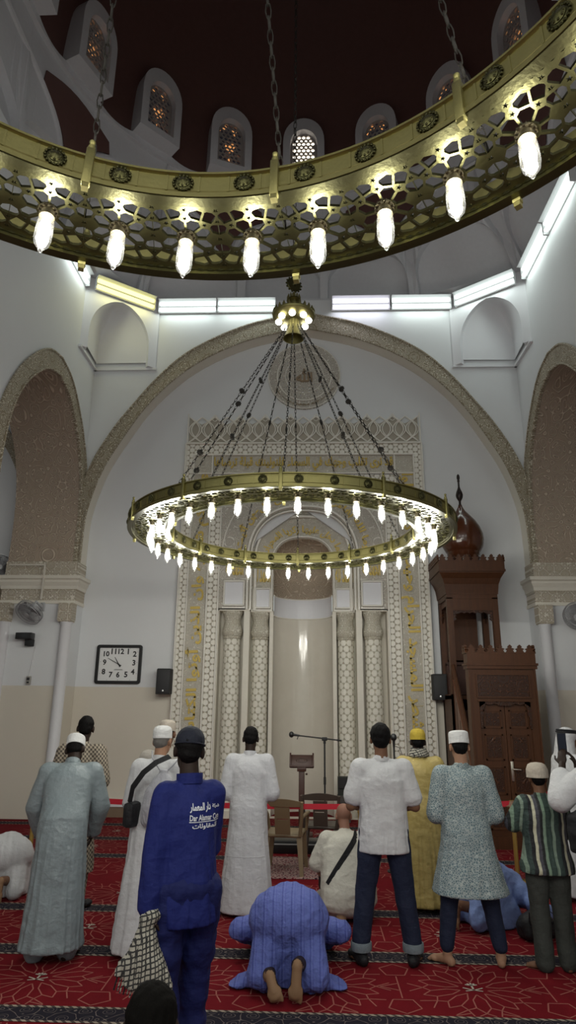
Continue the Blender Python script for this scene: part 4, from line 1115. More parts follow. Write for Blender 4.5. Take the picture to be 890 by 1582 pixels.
# ------------------------------------------------------------------ wall fans
M_FAN = plain('grey_fan_plastic', (.42, .42, .43), .4)
M_FANW = plain('fan_wire', (.40, .40, .42), .35, .5)
M_BLADE = plain('fan_blade_grey', (.22, .22, .23), .35)
def fan(loc, yaw, tilt, label, wall_y):
    t = thing('wall_fan', label, 'fan', loc, yaw, 'wall fans')
    Rm = Matrix.Rotation(tilt, 3, 'X') @ Matrix.Rotation(PI / 2, 3, 'X')      # local z -> -y (towards the room)
    mb = MB()
    for (r, h) in ((.245, 0), (.24, .055), (.24, -.05)): mb.torus(Rm @ Vector((0, 0, h)), r, .006, Rm, 36, 6)
    for (r, h) in ((.06, .085), (.15, .075), (.06, -.075), (.15, -.068)): mb.torus(Rm @ Vector((0, 0, h)), r, .0035, Rm, 30, 5)
    for k in range(44):
        a = 2 * PI * k / 44
        for s in (1, -1):
            pts = [(.05, s * .085), (.15, s * .075), (.225, s * .058), (.243, 0)]
            mb.tube([Rm @ Vector((r * math.cos(a), r * math.sin(a), h)) for r, h in pts], .0024, 4)
    mb.build('guard', M_FANW, t, 60)
    mb = MB()
    for k in range(3):
        a0 = 2 * PI * k / 3
        mb.grid(lambda u, v: Rm @ Vector(((.04 + .17 * v) * math.cos(a0 + (u - .5) * (.9 + .5 * v)), (.04 + .17 * v) * math.sin(a0 + (u - .5) * (.9 + .5 * v)), (u - .5) * .06)), 8, 6)
        mb.grid(lambda u, v: Rm @ Vector(((.04 + .17 * v) * math.cos(a0 + (u - .5) * (.9 + .5 * v)), (.04 + .17 * v) * math.sin(a0 + (u - .5) * (.9 + .5 * v)), (u - .5) * .06 - .004)), 8, 6)
    mb.lathe([(0, .04), (.03, .04), (.045, .02), (.045, -.02), (0, -.02)], 16, (0, 0, 0), Rm); mb.build('blades', M_BLADE, t, 50)
    mb = MB(); mb.lathe([(0, .092), (.045, .09), (.05, .08), (0, .08)], 20, (0, 0, 0), Rm); mb.build('badge', M_FAN, t, 40)
    mb = MB(); mb.lathe([(0, -.20), (.06, -.19), (.08, -.15), (.08, -.09), (.06, -.07), (0, -.07)], 20, (0, 0, 0), Rm, 0, False); mb.build('motor', M_FAN, t, 50)
    mb = MB(); back = Rm @ Vector((0, 0, -.15)); wy = wall_y - loc[1]
    mb.tube([back, back + Vector((0, .03, .10)), Vector((0, wy - .02, .14))], .022, 8); mb.bbox(-.05, .05, wy - .03, wy, .06, .22, .01); mb.build('wall_bracket', M_FAN, t, 40)
    return t
fan((-5.08, 11.53, 3.46), R_(-22), R_(48), 'grey wall fan on the left corner pier above the black box', 11.85)
fan((4.66, 11.53, 3.44), R_(-40), R_(20), 'grey wall fan cut by the right photo edge', 11.85)
fan((-5.98, 12.0, 4.38), R_(35), R_(5), 'fan on the aisle wall cut by the left photo edge', 12.32)
# conduit and black box on the left pier
mb = MB(); mb.box(-5.66, -4.96, 11.73, 11.75, 4.36, 4.385); mb.box(-4.99, -4.96, 11.72, 11.75, 3.72, 4.385)
tag(mb.build('cable_conduit', plain('cream_conduit', (.66, .62, .54), .5), smooth=0), 'thin cream cable conduit bent over the left carved pier above the fan', 'conduit')
t = thing('projector_box', 'small black box device on a bracket under the left wall fan', 'projector', (-5.17, 11.85, 2.99))
mb = MB(); mb.bbox(-.16, .14, -.22, -.06, .0, .12, .012); mb.build('body', M_BLK, t, 30)
mb = MB(); mb.bbox(.0, .12, -.16, 0, -.11, .01, .01); mb.build('bracket', M_BLKM, t, 30)
t = thing('switch_box', 'small grey switch box hanging from a cable below the black box', 'switch', (-5.07, 11.85, 2.28))
mb = MB(); mb.bbox(-.04, .04, -.05, 0, -.075, .075, .008); mb.build('housing', plain('grey_box_plastic', (.35, .33, .30), .5), t, 30)
mb = MB(); mb.box(-.02, .02, -.056, -.05, -.05, -.02); mb.box(-.025, .025, -.056, -.05, .0, .05); mb.build('button', M_BLK, t, 0)
mb = MB(); mb.tube([(0, -.02, .07), (.02, -.012, .3), (.05, -.012, .60), (.06, -.02, .64)], .006, 6); mb.build('cable', plain('white_cable', (.7, .7, .7), .5), t, 60)
# ------------------------------------------------------------------ wooden minbar
def wood():
    m = N('dark_red_wood'); co = m.coord(); v = m.scale(co, (18, 18, 1.6))
    f = m.noise(v, 1.6, 5, .6)
    m.base(m.mix(f, (.040, .015, .006), (.100, .037, .014)), .42, spec=.35); m.bump(f, .15, .004); return m.mat
M_WOOD = wood()
M_WOODD = plain('dark_plain_wood', (.05, .015, .008), .45, nz=.003)  # one even darker brown for stairs, seat, arcade and book stand
M_WCARV = carved('carved_wood', (.075, .027, .011), (.032, .011, .005), k=60, n=4, ph=.39, freq=1.4, wid=.45, depth=.015, rough=.4)
M_STEEL = plain('satin_steel', (.62, .58, .5), .3, .9)
t = thing('minbar', 'tall dark wooden pulpit with onion dome and closed front door', 'pulpit', (2.86, 10.1, 0))
def merlons(x0, x1, z, n, h=.13):
    # row of trefoil crest teeth
    P = []; w = (x1 - x0) / n
    for i in range(n):
        a = x0 + i * w
        P += [(a + w * .1, z + .012), (a + w * .22, z + h * .35), (a + w * .05, z + h * .5), (a + w * .25, z + h * .62), (a + w * .36, z + h * .62), (a + w * .28, z + h * .8), (a + w * .5, z + h * 1.05), (a + w * .72, z + h * .8), (a + w * .64, z + h * .62), (a + w * .75, z + h * .62), (a + w * .95, z + h * .5), (a + w * .78, z + h * .35), (a + w * .9, z + .012)]
    return [(x0, z - .004)] + [(x0, z + .01)] + P + [(x1, z + .01), (x1, z - .004)]
# front door unit, local x -0.5..0.5, front at y=0
mb = MB(); W2 = .50
mb.box(-W2, -W2 + .13, 0, .2, .16, 2.45); mb.box(W2 - .13, W2, 0, .2, .16, 2.45); mb.box(-W2 + .13, W2 - .13, .002, .2, 1.98, 2.45); mb.box(-W2 - .02, W2 + .02, -.03, .22, 0, .16)
mb.box(-W2 - .02, W2 + .02, -.03, .23, 2.45, 2.50); mb.box(-W2 - .035, W2 + .035, -.045, .245, 2.50, 2.535); mb.box(-W2 - .01, W2 + .01, -.02, .22, 2.535, 2.68)
for x in (-W2 + .005, W2 - .03): mb.box(x, x + .025, -.018, 0, .16, 2.45)
for (a, b, c, d) in ((-.38, .38, 2.03, 2.05), (-.38, .38, 2.36, 2.38), (-.40, -.38, 2.03, 2.38), (.38, .40, 2.03, 2.38), (-.39, .39, 1.975, 1.995)): mb.box(a, b, -.02, 0, c, d)
mb.build('door_frame', M_WOOD, t, 0)
mb = MB(); mb.box(-.38, .38, -.006, .0, 2.05, 2.36); mb.build('carved_panel', M_WCARV, t, 0)
mb = MB(); mb.plate(merlons(-W2 - .01, W2 + .01, 2.685, 7, .12), [], fY, -.02, .02); 
for xx in (-W2 - .01, W2 + .01): mb.plate([(p[0], p[1]) for p in merlons(0, .22, 2.685, 2, .12)], [], lambda u, v, w, xx=xx: (xx + (w - .5) * .04, u, v), 0, 1)
mb.build('crest', M_WOOD, t, 0)
mb = MB(); P = [(-.37, 1.98)]
for i in range(11):
    u = -.37 + .74 * i / 10; P.append((u, 1.90 if i in (0, 10) else (1.93 + .02 * (i % 2) if abs(i - 5) > 1 else 1.92)))
mb.plate([(-.37, 1.98), (.37, 1.98)] + P[1:][::-1], [], fY, -.0, .02)
mb.plate([(.37, 1.98), (.37, 1.60), (.345, 1.60), (.335, 1.68), (.345, 1.74), (.32, 1.80), (.33, 1.86), (.29, 1.93), (.29, 1.98)], [], fY, 0, .02); mb.plate([(-.37, 1.98), (-.29, 1.98), (-.29, 1.93), (-.33, 1.86), (-.32, 1.80), (-.345, 1.74), (-.335, 1.68), (-.345, 1.60), (-.37, 1.60)], [], fY, 0, .02)
mb.build('valance', M_WCARV, t, 0)
for s in (-1, 1):
    mb = MB(); a, b = sorted((s * .004, s * .37)); mb.box(a, b, .03, .075, .16, 1.98)
    for (z0, z1) in ((.24, .62), (.70, 1.08), (1.16, 1.52), (1.60, 1.86)):
        for (p, q, r, u) in ((a + .05, b - .05, z0, z0 + .02), (a + .05, b - .05, z1 - .02, z1), (a + .05, a + .07, z0, z1), (b - .07, b - .05, z0, z1)): mb.box(p, q, .018, .03, r, u)
    d = mb.build('door', M_WOOD, t, 0)
    for (z0, z1) in ((.28, .58), (.74, 1.04), (1.2, 1.48), (1.64, 1.82)): mb = MB(); mb.box(a + .085, b - .085, .024, .03, z0, z1); mb.build('door_panel', M_WCARV, d, 0)
    if s > 0:
        mb = MB(); mb.bbox(.022, .062, .012, .03, .88, 1.15, .006); mb.tube([(.042, .02, 1.045), (.042, -.03, 1.045), (.06, -.038, 1.045), (.15, -.038, 1.04)], .0095, 8); mb.build('door_handle', M_STEEL, d, 50)
# stair with sloping sides, from the door back to the tower
mb = MB()
for k in range(9):
    mb.box(-.36, .36, .12 + .14 * k, .12 + .14 * (k + 1), 0, .22 * (k + 1) * .93)
mb.build('stairs', M_WOODD, t, 0)
for s in (-1, 1):
    x0 = s * .46 - .025; x1 = s * .46 + .025
    mb = MB()
    mb.plate([(.1, 0), (1.45, 0), (1.45, 2.45), (1.30, 2.45), (.12, .78)], [], lambda u, v, w: (x0 + (x1 - x0) * w, u, v), 0, 1)
    sp = mb.build('side_panel', plain('brown_veneer_panel', (.14, .06, .035), .3, nz=.002), t, 0)
    mb = MB(); mb.tube([(s * .46, .06, .95), (s * .46, 1.28, 2.62)], .035, 8); mb.build('handrail', M_WOOD, t, 60)
    mb = MB()
    for k in range(6): mb.box(x0 - .004, x1 + .004, .22 + .2 * k, .24 + .2 * k, .1, .85 + .28 * k)
    mb.build('side_moulding', M_WOOD, sp, 0)
# tower: four posts, platform, cornice and onion dome; local y 1.22..2.1
T0, T1, TX, TC = 1.22, 2.02, .44, -.065
def tx(x): return x + TC
mb = MB()
for (a, b) in ((-TX, -TX + .10), (TX - .10, TX)):
    for (c, d) in ((T0, T0 + .10), (T1 - .1, T1)): mb.box(tx(a), tx(b), c, d, 0, 3.72)
mb.box(tx(-TX), tx(TX), T0, T1, 2.02, 2.08)
mb.box(tx(-TX + .02), tx(TX - .02), T0 + .01, T0 + .05, 3.50, 3.72); 
mb.build('tower_post', M_WOOD, t, 0)
mb = MB(); mb.box(tx(-TX), tx(TX - .2), T1 - .05, T1, 0, 3.72); mb.box(tx(-TX), tx(TX), T1 - .05, T1, 0, 2.7); mb.box(tx(-TX), tx(-TX + .03), T0, T1, 0, 2.1); mb.box(tx(TX - .03), tx(TX), T0, T1, 0, 2.1); mb.build('back_panel', M_WOOD, t, 0)
mb = MB(); mb.box(tx(-TX + .05), tx(TX - .05), T1 - .3, T1 - .06, 2.1, 2.62); mb.box(tx(-TX + .05), tx(TX - .05), T1 - .35, T1 - .06, 2.60, 2.65); mb.build('seat', M_WOODD, t, 0)
for s in (-1, 1):
    mb = MB(); x = tx(s * (TX - .05))
    P = [(T0 + .1, 3.72), (T1 - .1, 3.72), (T1 - .1, 3.35)] + [(T1 - .1 - .03 - .04 * (k % 2), 3.42 + .028 * k) for k in range(7)] + [(T0 + .17 + .04 * (k % 2), 3.62 - .028 * k) for k in range(7)] + [(T0 + .1, 3.35)]
    mb.plate(P, [], lambda u, v, w: (x + (w - .5) * .03, u, v), 0, 1); mb.build('side_valance', M_WCARV, t, 0)
mb = MB(); w = TX - .1
P = [(-w, 3.52), (w, 3.52), (w, 3.30)] + [(w - .03 - .03 * (k % 2), 3.33 + .025 * k) for k in range(5)] + [(w - .10 - (2 * w - .2) * k / 10, 3.45 + .02 * (k % 2)) for k in range(11)] + [(-w + .03 + .03 * (k % 2), 3.43 - .025 * k) for k in range(5)] + [(-w, 3.30)]
mb.plate(P, [], lambda u, v, q: (tx(u), T0 + .02 + q * .03, v), 0, 1); mb.build('front_valance', M_WCARV, t, 0)
mb = MB()
cx, cy = tx(0), (T0 + T1) / 2; hd = (T1 - T0) / 2
pr = [(3.70, 0), (3.78, 0), (3.78, .012), (3.80, .012), (3.95, .03), (4.05, .065), (4.14, .12), (4.16, .12), (4.16, .14), (4.20, .14), (4.20, .13), (4.34, .13)]
for (z0, e0), (z1, e1) in zip(pr, pr[1:]):
    if z1 - z0 < .001: continue
    V = [(cx + sx * (TX + e), min(cy + sy * (hd + e), 2.05), z) for z, e in ((z0, e0), (z1, e1)) for sx, sy in ((-1, -1), (1, -1), (1, 1), (-1, 1))]
    mb.add(V, [(0, 1, 5, 4), (1, 2, 6, 5), (2, 3, 7, 6), (3, 0, 4, 7), (0, 3, 2, 1), (4, 5, 6, 7)])
mb.build('cornice', M_WOOD, t, 0)
mb = MB(); e = .13
mb.plate(merlons(-TX - e, TX + e, 4.345, 8, .12), [], lambda u, v, q: (tx(u), T0 - e + q * .03, v), 0, 1)
for s in (-1, 1): mb.plate(merlons(T0 - e, 2.04, 4.345, 8, .12), [], lambda u, v, q: (tx(s * (TX + e)) + (q - .5) * .03, u, v), 0, 1)
mb.build('cornice_crest', M_WOOD, t, 0)
mb = MB(); mb.lathe([(.30, 4.3), (.30, 4.36), (.27, 4.38), (.27, 4.54), (.29, 4.56), (.29, 4.60), (.31, 4.62), (.365, 4.72), (.385, 4.84), (.375, 4.95), (.33, 5.08), (.26, 5.20), (.17, 5.31), (.09, 5.40), (.045, 5.48), (.03, 5.52)], 40, (cx, cy, 0)); mb.build('onion_dome', plain('polished_dark_red_wood', (.075, .024, .010), .16, spec=.7, var=.25, nscale=20), t, 50)
mb = MB()
for k in range(18):
    a = 2 * PI * k / 18; M = Matrix.Rotation(a, 3, 'Z')
    mb.plate([(-.018, 4.40), (.018, 4.40), (.018, 4.48), (0, 4.52), (-.018, 4.48)], [], lambda u, v, q: tuple(M @ Vector((.268 + q * .012, u, v)) + Vector((cx, cy, 0))), 0, 1)
mb.build('drum_arcade', M_WOODD, t, 0)
mb = MB(); mb.lathe([(.03, 5.50), (.035, 5.52), (.022, 5.54), (.022, 5.60), (.034, 5.62), (.06, 5.67), (.068, 5.72), (.055, 5.78), (.03, 5.84), (.018, 5.88), (.016, 5.98), (.026, 6.0), (.018, 6.02), (.030, 6.06), (.026, 6.11), (.008, 6.14)], 16, (cx, cy, 0)); mb.build('finial', plain('black_bronze', (.03, .02, .018), .35, .6), t, 50)
# ------------------------------------------------------------------ microphone stands
def mic_head(mb, c, r=.028): mb.ell(c, (r, r, r * 1.15), None, 14, 8)
t = thing('microphone_stand', 'black boom microphone stand in front of the prayer niche', 'microphone stand', (.195, 10.15, 0))
mb = MB()
for k in range(3):
    a = 2 * PI * k / 3 + .4; mb.tube([(0, 0, .16), (.28 * math.cos(a), .28 * math.sin(a), .012)], .010, 8)
mb.lathe([(.022, .1), (.022, .2)], 12); mb.build('tripod', M_BLKM, t, 50)
mb = MB(); mb.tube([(0, 0, .1), (0, 0, 1.42)], .0125, 10); mb.tube([(0, 0, .8), (0, 0, .9)], .018, 10); mb.tube([(0, 0, 1.36), (0, 0, 1.45)], .019, 10); mb.build('pole', M_BLKM, t, 50)
mb = MB(); A = Vector((-.44, 0, 1.475)); B = Vector((.25, 0, 1.405)); mb.tube([A, B], .0095, 8); mb.bbox(-.04, .04, -.02, .02, 1.40, 1.45, .008); mb.tube([(.18, 0, 1.412), B], .013, 8); mb.build('boom', M_BLKM, t, 50)
mb = MB(); mic_head(mb, (-.49, 0, 1.482), .038); mb.tube([(-.46, 0, 1.48), (-.36, 0, 1.467)], [.019, .012], 10); mb.tube([(-.39, 0, 1.46), (-.405, 0, 1.415)], .006, 6); mb.build('microphone', M_BLK, t, 50)
t = thing('microphone_stand', 'straight black microphone stand by the gold robed man', 'microphone stand', (1.04, 8.7, 0))
mb = MB(); mb.lathe([(.0, 0), (.13, 0), (.13, .012), (.03, .025), (0, .025)], 24, cap=False); mb.build('base', M_BLKM, t, 40)
mb = MB(); mb.tube([(0, 0, .02), (0, 0, 1.42)], .011, 8); mb.build('pole', M_BLKM, t, 50)
mb = MB(); mic_head(mb, (0, 0, 1.525), .04); mb.tube([(0, 0, 1.40), (0, 0, 1.50)], [.012, .02], 8); mb.build('microphone', M_BLK, t, 50)
mb = MB(); mb.tube([(.01, 0, 1.42), (.07, 0, 1.40), (.10, 0, 1.32), (.085, 0, 1.25), (.01, 0, 1.20), (-.03, 0, 1.16), (-.06, 0, 1.2)], .004, 5); mb.build('cable', M_BLK, t, 60)
# ------------------------------------------------------------------ book stand, box, rug
t = thing('book_stand', 'dark wooden pedestal book stand in front of the niche', 'book stand', (-.15, 10.75, 0))
Mt = Matrix.Rotation(R_(-55), 4, 'X')
mb = MB(); mb.bbox(-.17, .17, -.13, .13, 0, .05, .01); mb.build('base', M_WOODD, t, 30)
mb = MB(); mb.bbox(-.045, .045, -.04, .04, .04, .98, .008); mb.bbox(-.07, .07, -.06, .06, .92, .98, .008); mb.lathe([(.0, 0), (.014, 0), (.014, .03), (0, .03)], 10, (.06, 0, .88), Matrix.Rotation(PI / 2, 3, 'Y')); mb.build('pedestal', M_WOODD, t, 30)
mb = MB(); Mq = Matrix.Translation((0, 0, 1.0)) @ Matrix.Rotation(R_(62), 4, 'X')
mb.bbox(-.17, .17, -.02, .17, -.012, .012, .006, 0, Mq); mb.bbox(-.19, -.165, -.03, .19, -.012, .04, .006, 0, Mq); mb.bbox(.165, .19, -.03, .19, -.012, .04, .006, 0, Mq); mb.bbox(-.18, .18, -.035, -.01, -.012, .04, .006, 0, Mq)
mb.build('rest', M_WOODD, t, 30)
mb = MB(); mb.torus((Mq @ Vector((0, .08, .013))), .05, .004, Mq.to_3x3(), 24, 6, 0, 1.7, .7); mb.torus((Mq @ Vector((0, .08, .013))), .03, .003, Mq.to_3x3(), 24, 6, 0, 1.7, .7); mb.build('carved_oval', M_WCARV, t, 50)
t = thing('floor_speaker', 'small dark box at the foot of the right niche column', 'box', (.555, 12.1, .42))
mb = MB(); mb.plate([(-.10, .0), (.10, .0), (.10, .30), (-.10, .30)], [], lambda u, v, w: (u, .06 - w * (.16 if v > .1 else .12), v), 0, 1); mb.build('cabinet', plain('dark_green_plastic', (.03, .035, .03), .5), t, 0)
mb = MB(); mb.box(-.085, .085, -.105, -.098, .12, .285); mb.build('grille', M_BLKM, t, 0)
mb = MB(); mb.box(-.11, .11, -.09, .1, -.42, -.0); mb.build('stand', plain('dark_stand_wood', (.06, .05, .045), .5), t, 0)
def rugmat():
    m = N('maroon_figured_rug'); co = m.coord(); d = m.vor(co, 26, 'DISTANCE_TO_EDGE'); f = m.ramp(d, [(.10, 1), (.2, 0)])
    g = m.noise(co, 40, 2); m.base(m.mix(f, m.mix(m.ramp(g, [(.45, 0), (.55, 1)]), (.16, .02, .035), (.05, .02, .03)), (.34, .24, .22)), .95, spec=.1); return m.mat
mb = MB(); mb.bbox(-1.0, .42, 8.27, 9.3, .0, .014, .005)
r = mb.build('rug', rugmat(), smooth=0, origin=(0, 0, 0)); tag(r, 'small maroon figured rug under the beige plastic chair', 'rug')
# ------------------------------------------------------------------ plastic chairs
M_PLA = plain('beige_plastic', (.21, .155, .09), .38)
M_PLD = plain('dark_brown_plastic', (.07, .055, .045), .38)
def chair(loc, rz, mat, label, grp):
    t = thing('plastic_chair', label, 'chair', loc, rz, grp)       # front towards +y
    mb = MB(); mb.grid(lambda u, v: ((u - .5) * (.44 - .03 * v), -.02 + .42 * (1 - v) , .43 - .03 * math.sin(PI * u) * math.sin(PI * v)), 10, 10)
    mb.grid(lambda u, v: ((u - .5) * (.44 - .03 * v), -.02 + .42 * (1 - v) , .405 - .03 * math.sin(PI * u) * math.sin(PI * v)), 10, 10)
    mb.tube([(-.2, -.02, .41), (-.22, .40, .415), (.22, .40, .415), (.2, -.02, .41)], .018, 8, True); mb.build('seat', mat, t, 50)
    bk = lambda x, z: (x, -.03 - .13 * (z - .43) / .4 - .04 * (1 - (x / .24) ** 2), z)
    mb = MB(); mb.plate([(-.09, .43), (.09, .43), (.09, .74), (-.09, .74)], [[(-.07 + .0, .60), (.07, .60), (.07, .61), (-.07, .61)]], lambda u, v, w: tuple(Vector(bk(u, v)) + Vector((0, w, 0))), 0, .012, 0, None, [(0, .5), (0, .66)]); mb.build('back_slat', mat, t, 30)
    mb = MB(); mb.plate([(-.235 + .047 * k, .745) for k in range(11)] + [(.235 - .047 * k, .80 + .035 * math.sin(PI * k / 10)) for k in range(11)], [], lambda u, v, w: tuple(Vector(bk(u, v)) + Vector((0, w, 0))), 0, .016); mb.build('top_rail', mat, t, 40)
    for s in (-1, 1):
        mb = MB(); mb.tube([bk(s * .20, .42), bk(s * .225, .6), bk(s * .235, .80)], [.022, .02, .02], 8); mb.build('back_post', mat, t, 50)
        mb = MB(); mb.tube([bk(s * .228, .62), (s * .26, .05, .64), (s * .265, .28, .63), (s * .25, .34, .58), (s * .23, .36, .42)], [.018, .024, .024, .02, .018], 8); mb.build('armrest', mat, t, 50)
        for (y0, y1) in ((.0, -.06), (.36, .42)):
            mb = MB(); V = []
            for (z, sx, w, yy) in ((.42, .19, .05, y0), (.0, .225, .03, y1)):
                for (a, b) in ((-w, -.02), (w, -.02), (w, .02), (-w, .02)): V.append((s * sx + a * .7, yy + b, z))
            mb.add(V, [(0, 1, 5, 4), (1, 2, 6, 5), (2, 3, 7, 6), (3, 0, 4, 7), (0, 3, 2, 1), (4, 5, 6, 7)]); mb.build('leg', mat, t, 0)
    return t
chair((-.33, 8.42, .014), R_(-6), M_PLA, 'beige plastic armchair on the rug, back to the camera', None)
chair((.12, 8.98, .014), R_(-4), M_PLD, 'dark brown plastic chair half hidden behind the beige chair', None)
# items lying under the chairs
t = thing('amplifier_box', 'low black equipment box on the rug behind the beige chair', 'box', (-.1, 9.68, 0))
mb = MB(); mb.bbox(-.55, .45, -.12, .14, 0, .16, .012); mb.build('case', M_BLK, t, 30)
mb = MB(); mb.box(-.5, .4, -.128, -.118, .11, .125); mb.build('trim_strip', plain('grey_trim', (.3, .3, .3), .5), t, 0)
# ------------------------------------------------------------------ barrier posts and tape
M_POST = plain('gold_barrier_post', (.52, .36, .10), .3, .7)
def stan(x, y, label, H=.86):
    t = thing('barrier_post', label, 'barrier post', (x, y, 0), 0, 'gold barrier posts')
    mb = MB(); mb.lathe([(0, 0), (.13, 0), (.13, .012), (.10, .03), (.03, .04), (0, .04)], 24, cap=False); mb.build('base', M_POST, t, 40)
    mb = MB(); mb.lathe([(.025, .03), (.025, H - .08)], 16); mb.build('pole', M_POST, t, 40)
    mb = MB(); mb.lathe([(.03, H - .1), (.032, H - .02), (.028, H), (0, H)], 16); mb.build('head', M_POST, t, 40)
stan(-3.3, 8.3, 'gold barrier post left of the man in the checked gown'); stan(.57, 8.3, 'gold barrier post behind the kneeling man in the cream shirt', .80); stan(2.34, 8.3, 'gold barrier post in front of the minbar door')
M_TAPE = plain('red_barrier_tape', (.50, .012, .03), .5)
def tape(p, q, sag, label):
    mb = MB(); P = [Vector(p).lerp(Vector(q), k / 16) - Vector((0, 0, sag * math.sin(PI * k / 16))) for k in range(17)]
    mb.band(P, .06, .003, (0, 0, 1)); tag(mb.build('barrier_tape', M_TAPE, smooth=40), label, 'tape', 'red barrier tape')
tape((-3.27, 8.27, .82), (.54, 8.28, .77), .03, 'red barrier tape stretched across in front of the prayer niche')
tape((.60, 8.28, .77), (2.31, 8.27, .83), .02, 'red barrier tape behind the men in the white shirt and kurta')
tape((2.385, 8.31, .83), (4.05, 10.6, .92), .05, 'red barrier tape running from the right post to the minbar side')
# ------------------------------------------------------------------ figures
def skin_mat(name, c):
    m = N(name); co = m.coord(); m.base(m.mix(m.noise(co, 14, 3), tuple(x * .85 for x in c), c), .55, spec=.2); m.b.inputs['Subsurface Weight'].default_value = 0; return m.mat
SK_DARK = skin_mat('dark_skin', (.026, .015, .011)); SK_MID = skin_mat('brown_skin', (.17, .085, .05)); SK_LIGHT = skin_mat('light_brown_skin', (.34, .19, .12))
M_HAIR = plain('black_hair', (.004, .0035, .0035), .7, spec=.12, nz=.01, nscale=160)
M_EYE = plain('eye_white', (.7, .68, .64), .2)
def remeshed(mb, voxel, smooth=4, name='m', dec=None):
    me = mb.mesh('tmp'); o = bpy.data.objects.new('tmp', me); COL.objects.link(o)
    r = o.modifiers.new('r', 'REMESH'); r.mode = 'VOXEL'; r.voxel_size = voxel; r.use_smooth_shade = True
    if smooth:
        s = o.modifiers.new('s', 'SMOOTH'); s.factor = .5; s.iterations = smooth
    dg = bpy.context.evaluated_depsgraph_get()
    out = bpy.data.meshes.new_from_object(o.evaluated_get(dg)); out.name = name
    bpy.data.objects.remove(o); bpy.data.meshes.remove(me)
    return out
def shade(me):
    me.polygons.foreach_set('use_smooth', [True] * len(me.polygons)); me.update()
def displace(me, fn):
    n = len(me.vertices); co = np.empty(n * 3, np.float32); no = np.empty(n * 3, np.float32)
    me.vertices.foreach_get('co', co); me.vertex_normals.foreach_get('vector', no)
    co = co.reshape(-1, 3); no = no.reshape(-1, 3)
    d = fn(co, no); co = co + no * d[:, None]
    me.vertices.foreach_set('co', co.ravel().astype(np.float32)); me.update()
RNG = np.random.RandomState(3)
def vnoise(P, seed=0):
    # smooth pseudo noise from summed sines
    r = np.random.RandomState(seed); t = np.zeros(len(P))
    for k in range(7):
        w = r.normal(size=3) * (1 + .55 * k); t += np.sin(P @ w + r.uniform(0, 6.3)) / (1 + .35 * k)
    return t / 2.2
def folds(me, c, z0, z1, amp, seed=0, n=9, drag=.5, top=.15):
    # vertical drapery folds round the vertical axis c, growing from z1 down to z0
    def fn(co, no):
        a = np.arctan2(co[:, 1] - c[1], co[:, 0] - c[0]); z = co[:, 2]
        t = np.clip((z1 - z) / max(z1 - z0, 1e-3), 0, 1)
        w = vnoise(np.stack([np.cos(a) * 1.5, np.sin(a) * 1.5, z * .9], 1), seed) * 1.1
        f = np.sin(n * a + w * 2.2 + seed) * .6 + np.sin(n * 1.7 * a + w * 3 + 1 + seed) * .4
        g = vnoise(np.stack([co[:, 0] * 9, co[:, 1] * 9, z * 4.2], 1), seed + 5)
        f = 1 - 1.6 * np.abs(f) ** .8
        h = 1 - 2.2 * np.abs(vnoise(np.stack([co[:, 0] * 7 + z * 5, co[:, 1] * 7, z * 9 - co[:, 0] * 4], 1), seed + 9)) ** .8
        h2 = 1 - 2.2 * np.abs(vnoise(np.stack([co[:, 0] * 16, co[:, 1] * 16, z * 4.5 + co[:, 0] * 5], 1), seed + 11)) ** .8
        hor = np.clip(1.15 - np.abs(no[:, 2]), 0, 1)
        return hor * (amp * (top + (1 - top) * t) * f + amp * drag * (g * .45 + h * .32 + h2 * .12))
    displace(me, fn)
def crease(me, amp, seed=0, k=(8, 8, 8)):
    displace(me, lambda co, no: amp * vnoise(co * np.array(k), seed) + amp * .5 * vnoise(co * np.array(k) * 2.1, seed + 3))
def V3(*a): return Vector(a)
def rings_between(P, n=3):
    return P
class Pose: pass
def stand_pose(H=1.74, lean=0.0, feet=.11, hunch=0.0, twist=0.0, shw=.168):
    # person faces +y. lean = degrees of forward bend from the hips
    s = H / 1.75; J = Pose(); J.s = s
    J.pel = V3(0, 0, .94 * s); R = Matrix.Rotation(-R_(lean), 3, 'X'); R2 = Matrix.Rotation(-R_(lean + hunch), 3, 'X')
    J.R = R; J.R2 = R2
    J.waist = J.pel + R @ V3(0, 0, .16 * s); J.chest = J.pel + R @ V3(0, .0, .36 * s); J.neck = J.chest + R2 @ V3(0, -.005, .17 * s)
    J.head = J.neck + R2 @ V3(0, .02 * s, .145 * s)
    J.sh = [J.chest + R2 @ V3(sd * shw * s, -.005, .088 * s) for sd in (-1, 1)]
    J.hip = [V3(sd * .095 * s, 0, .92 * s) for sd in (-1, 1)]
    J.ank = [V3(sd * feet, -.02, .085 * s) for sd in (-1, 1)]
    J.kne = [(J.hip[i] + J.ank[i]) / 2 + V3(0, .025, .02) for i in (0, 1)]
    J.elb = [J.sh[i] + V3(sd * .06, -.03, -.29) * s for i, sd in ((0, -1), (1, 1))]
    J.wri = [J.elb[i] + V3(-sd * .15, .20, .02) * s for i, sd in ((0, -1), (1, 1))]
    J.toe = [V3(sd * .35, 1, 0).normalized() for sd in (-1, 1)]
    J.hdir = [None, None]; J.headR = Matrix.Rotation(-R_(18), 3, 'X'); J.foot_flat = True
    return J
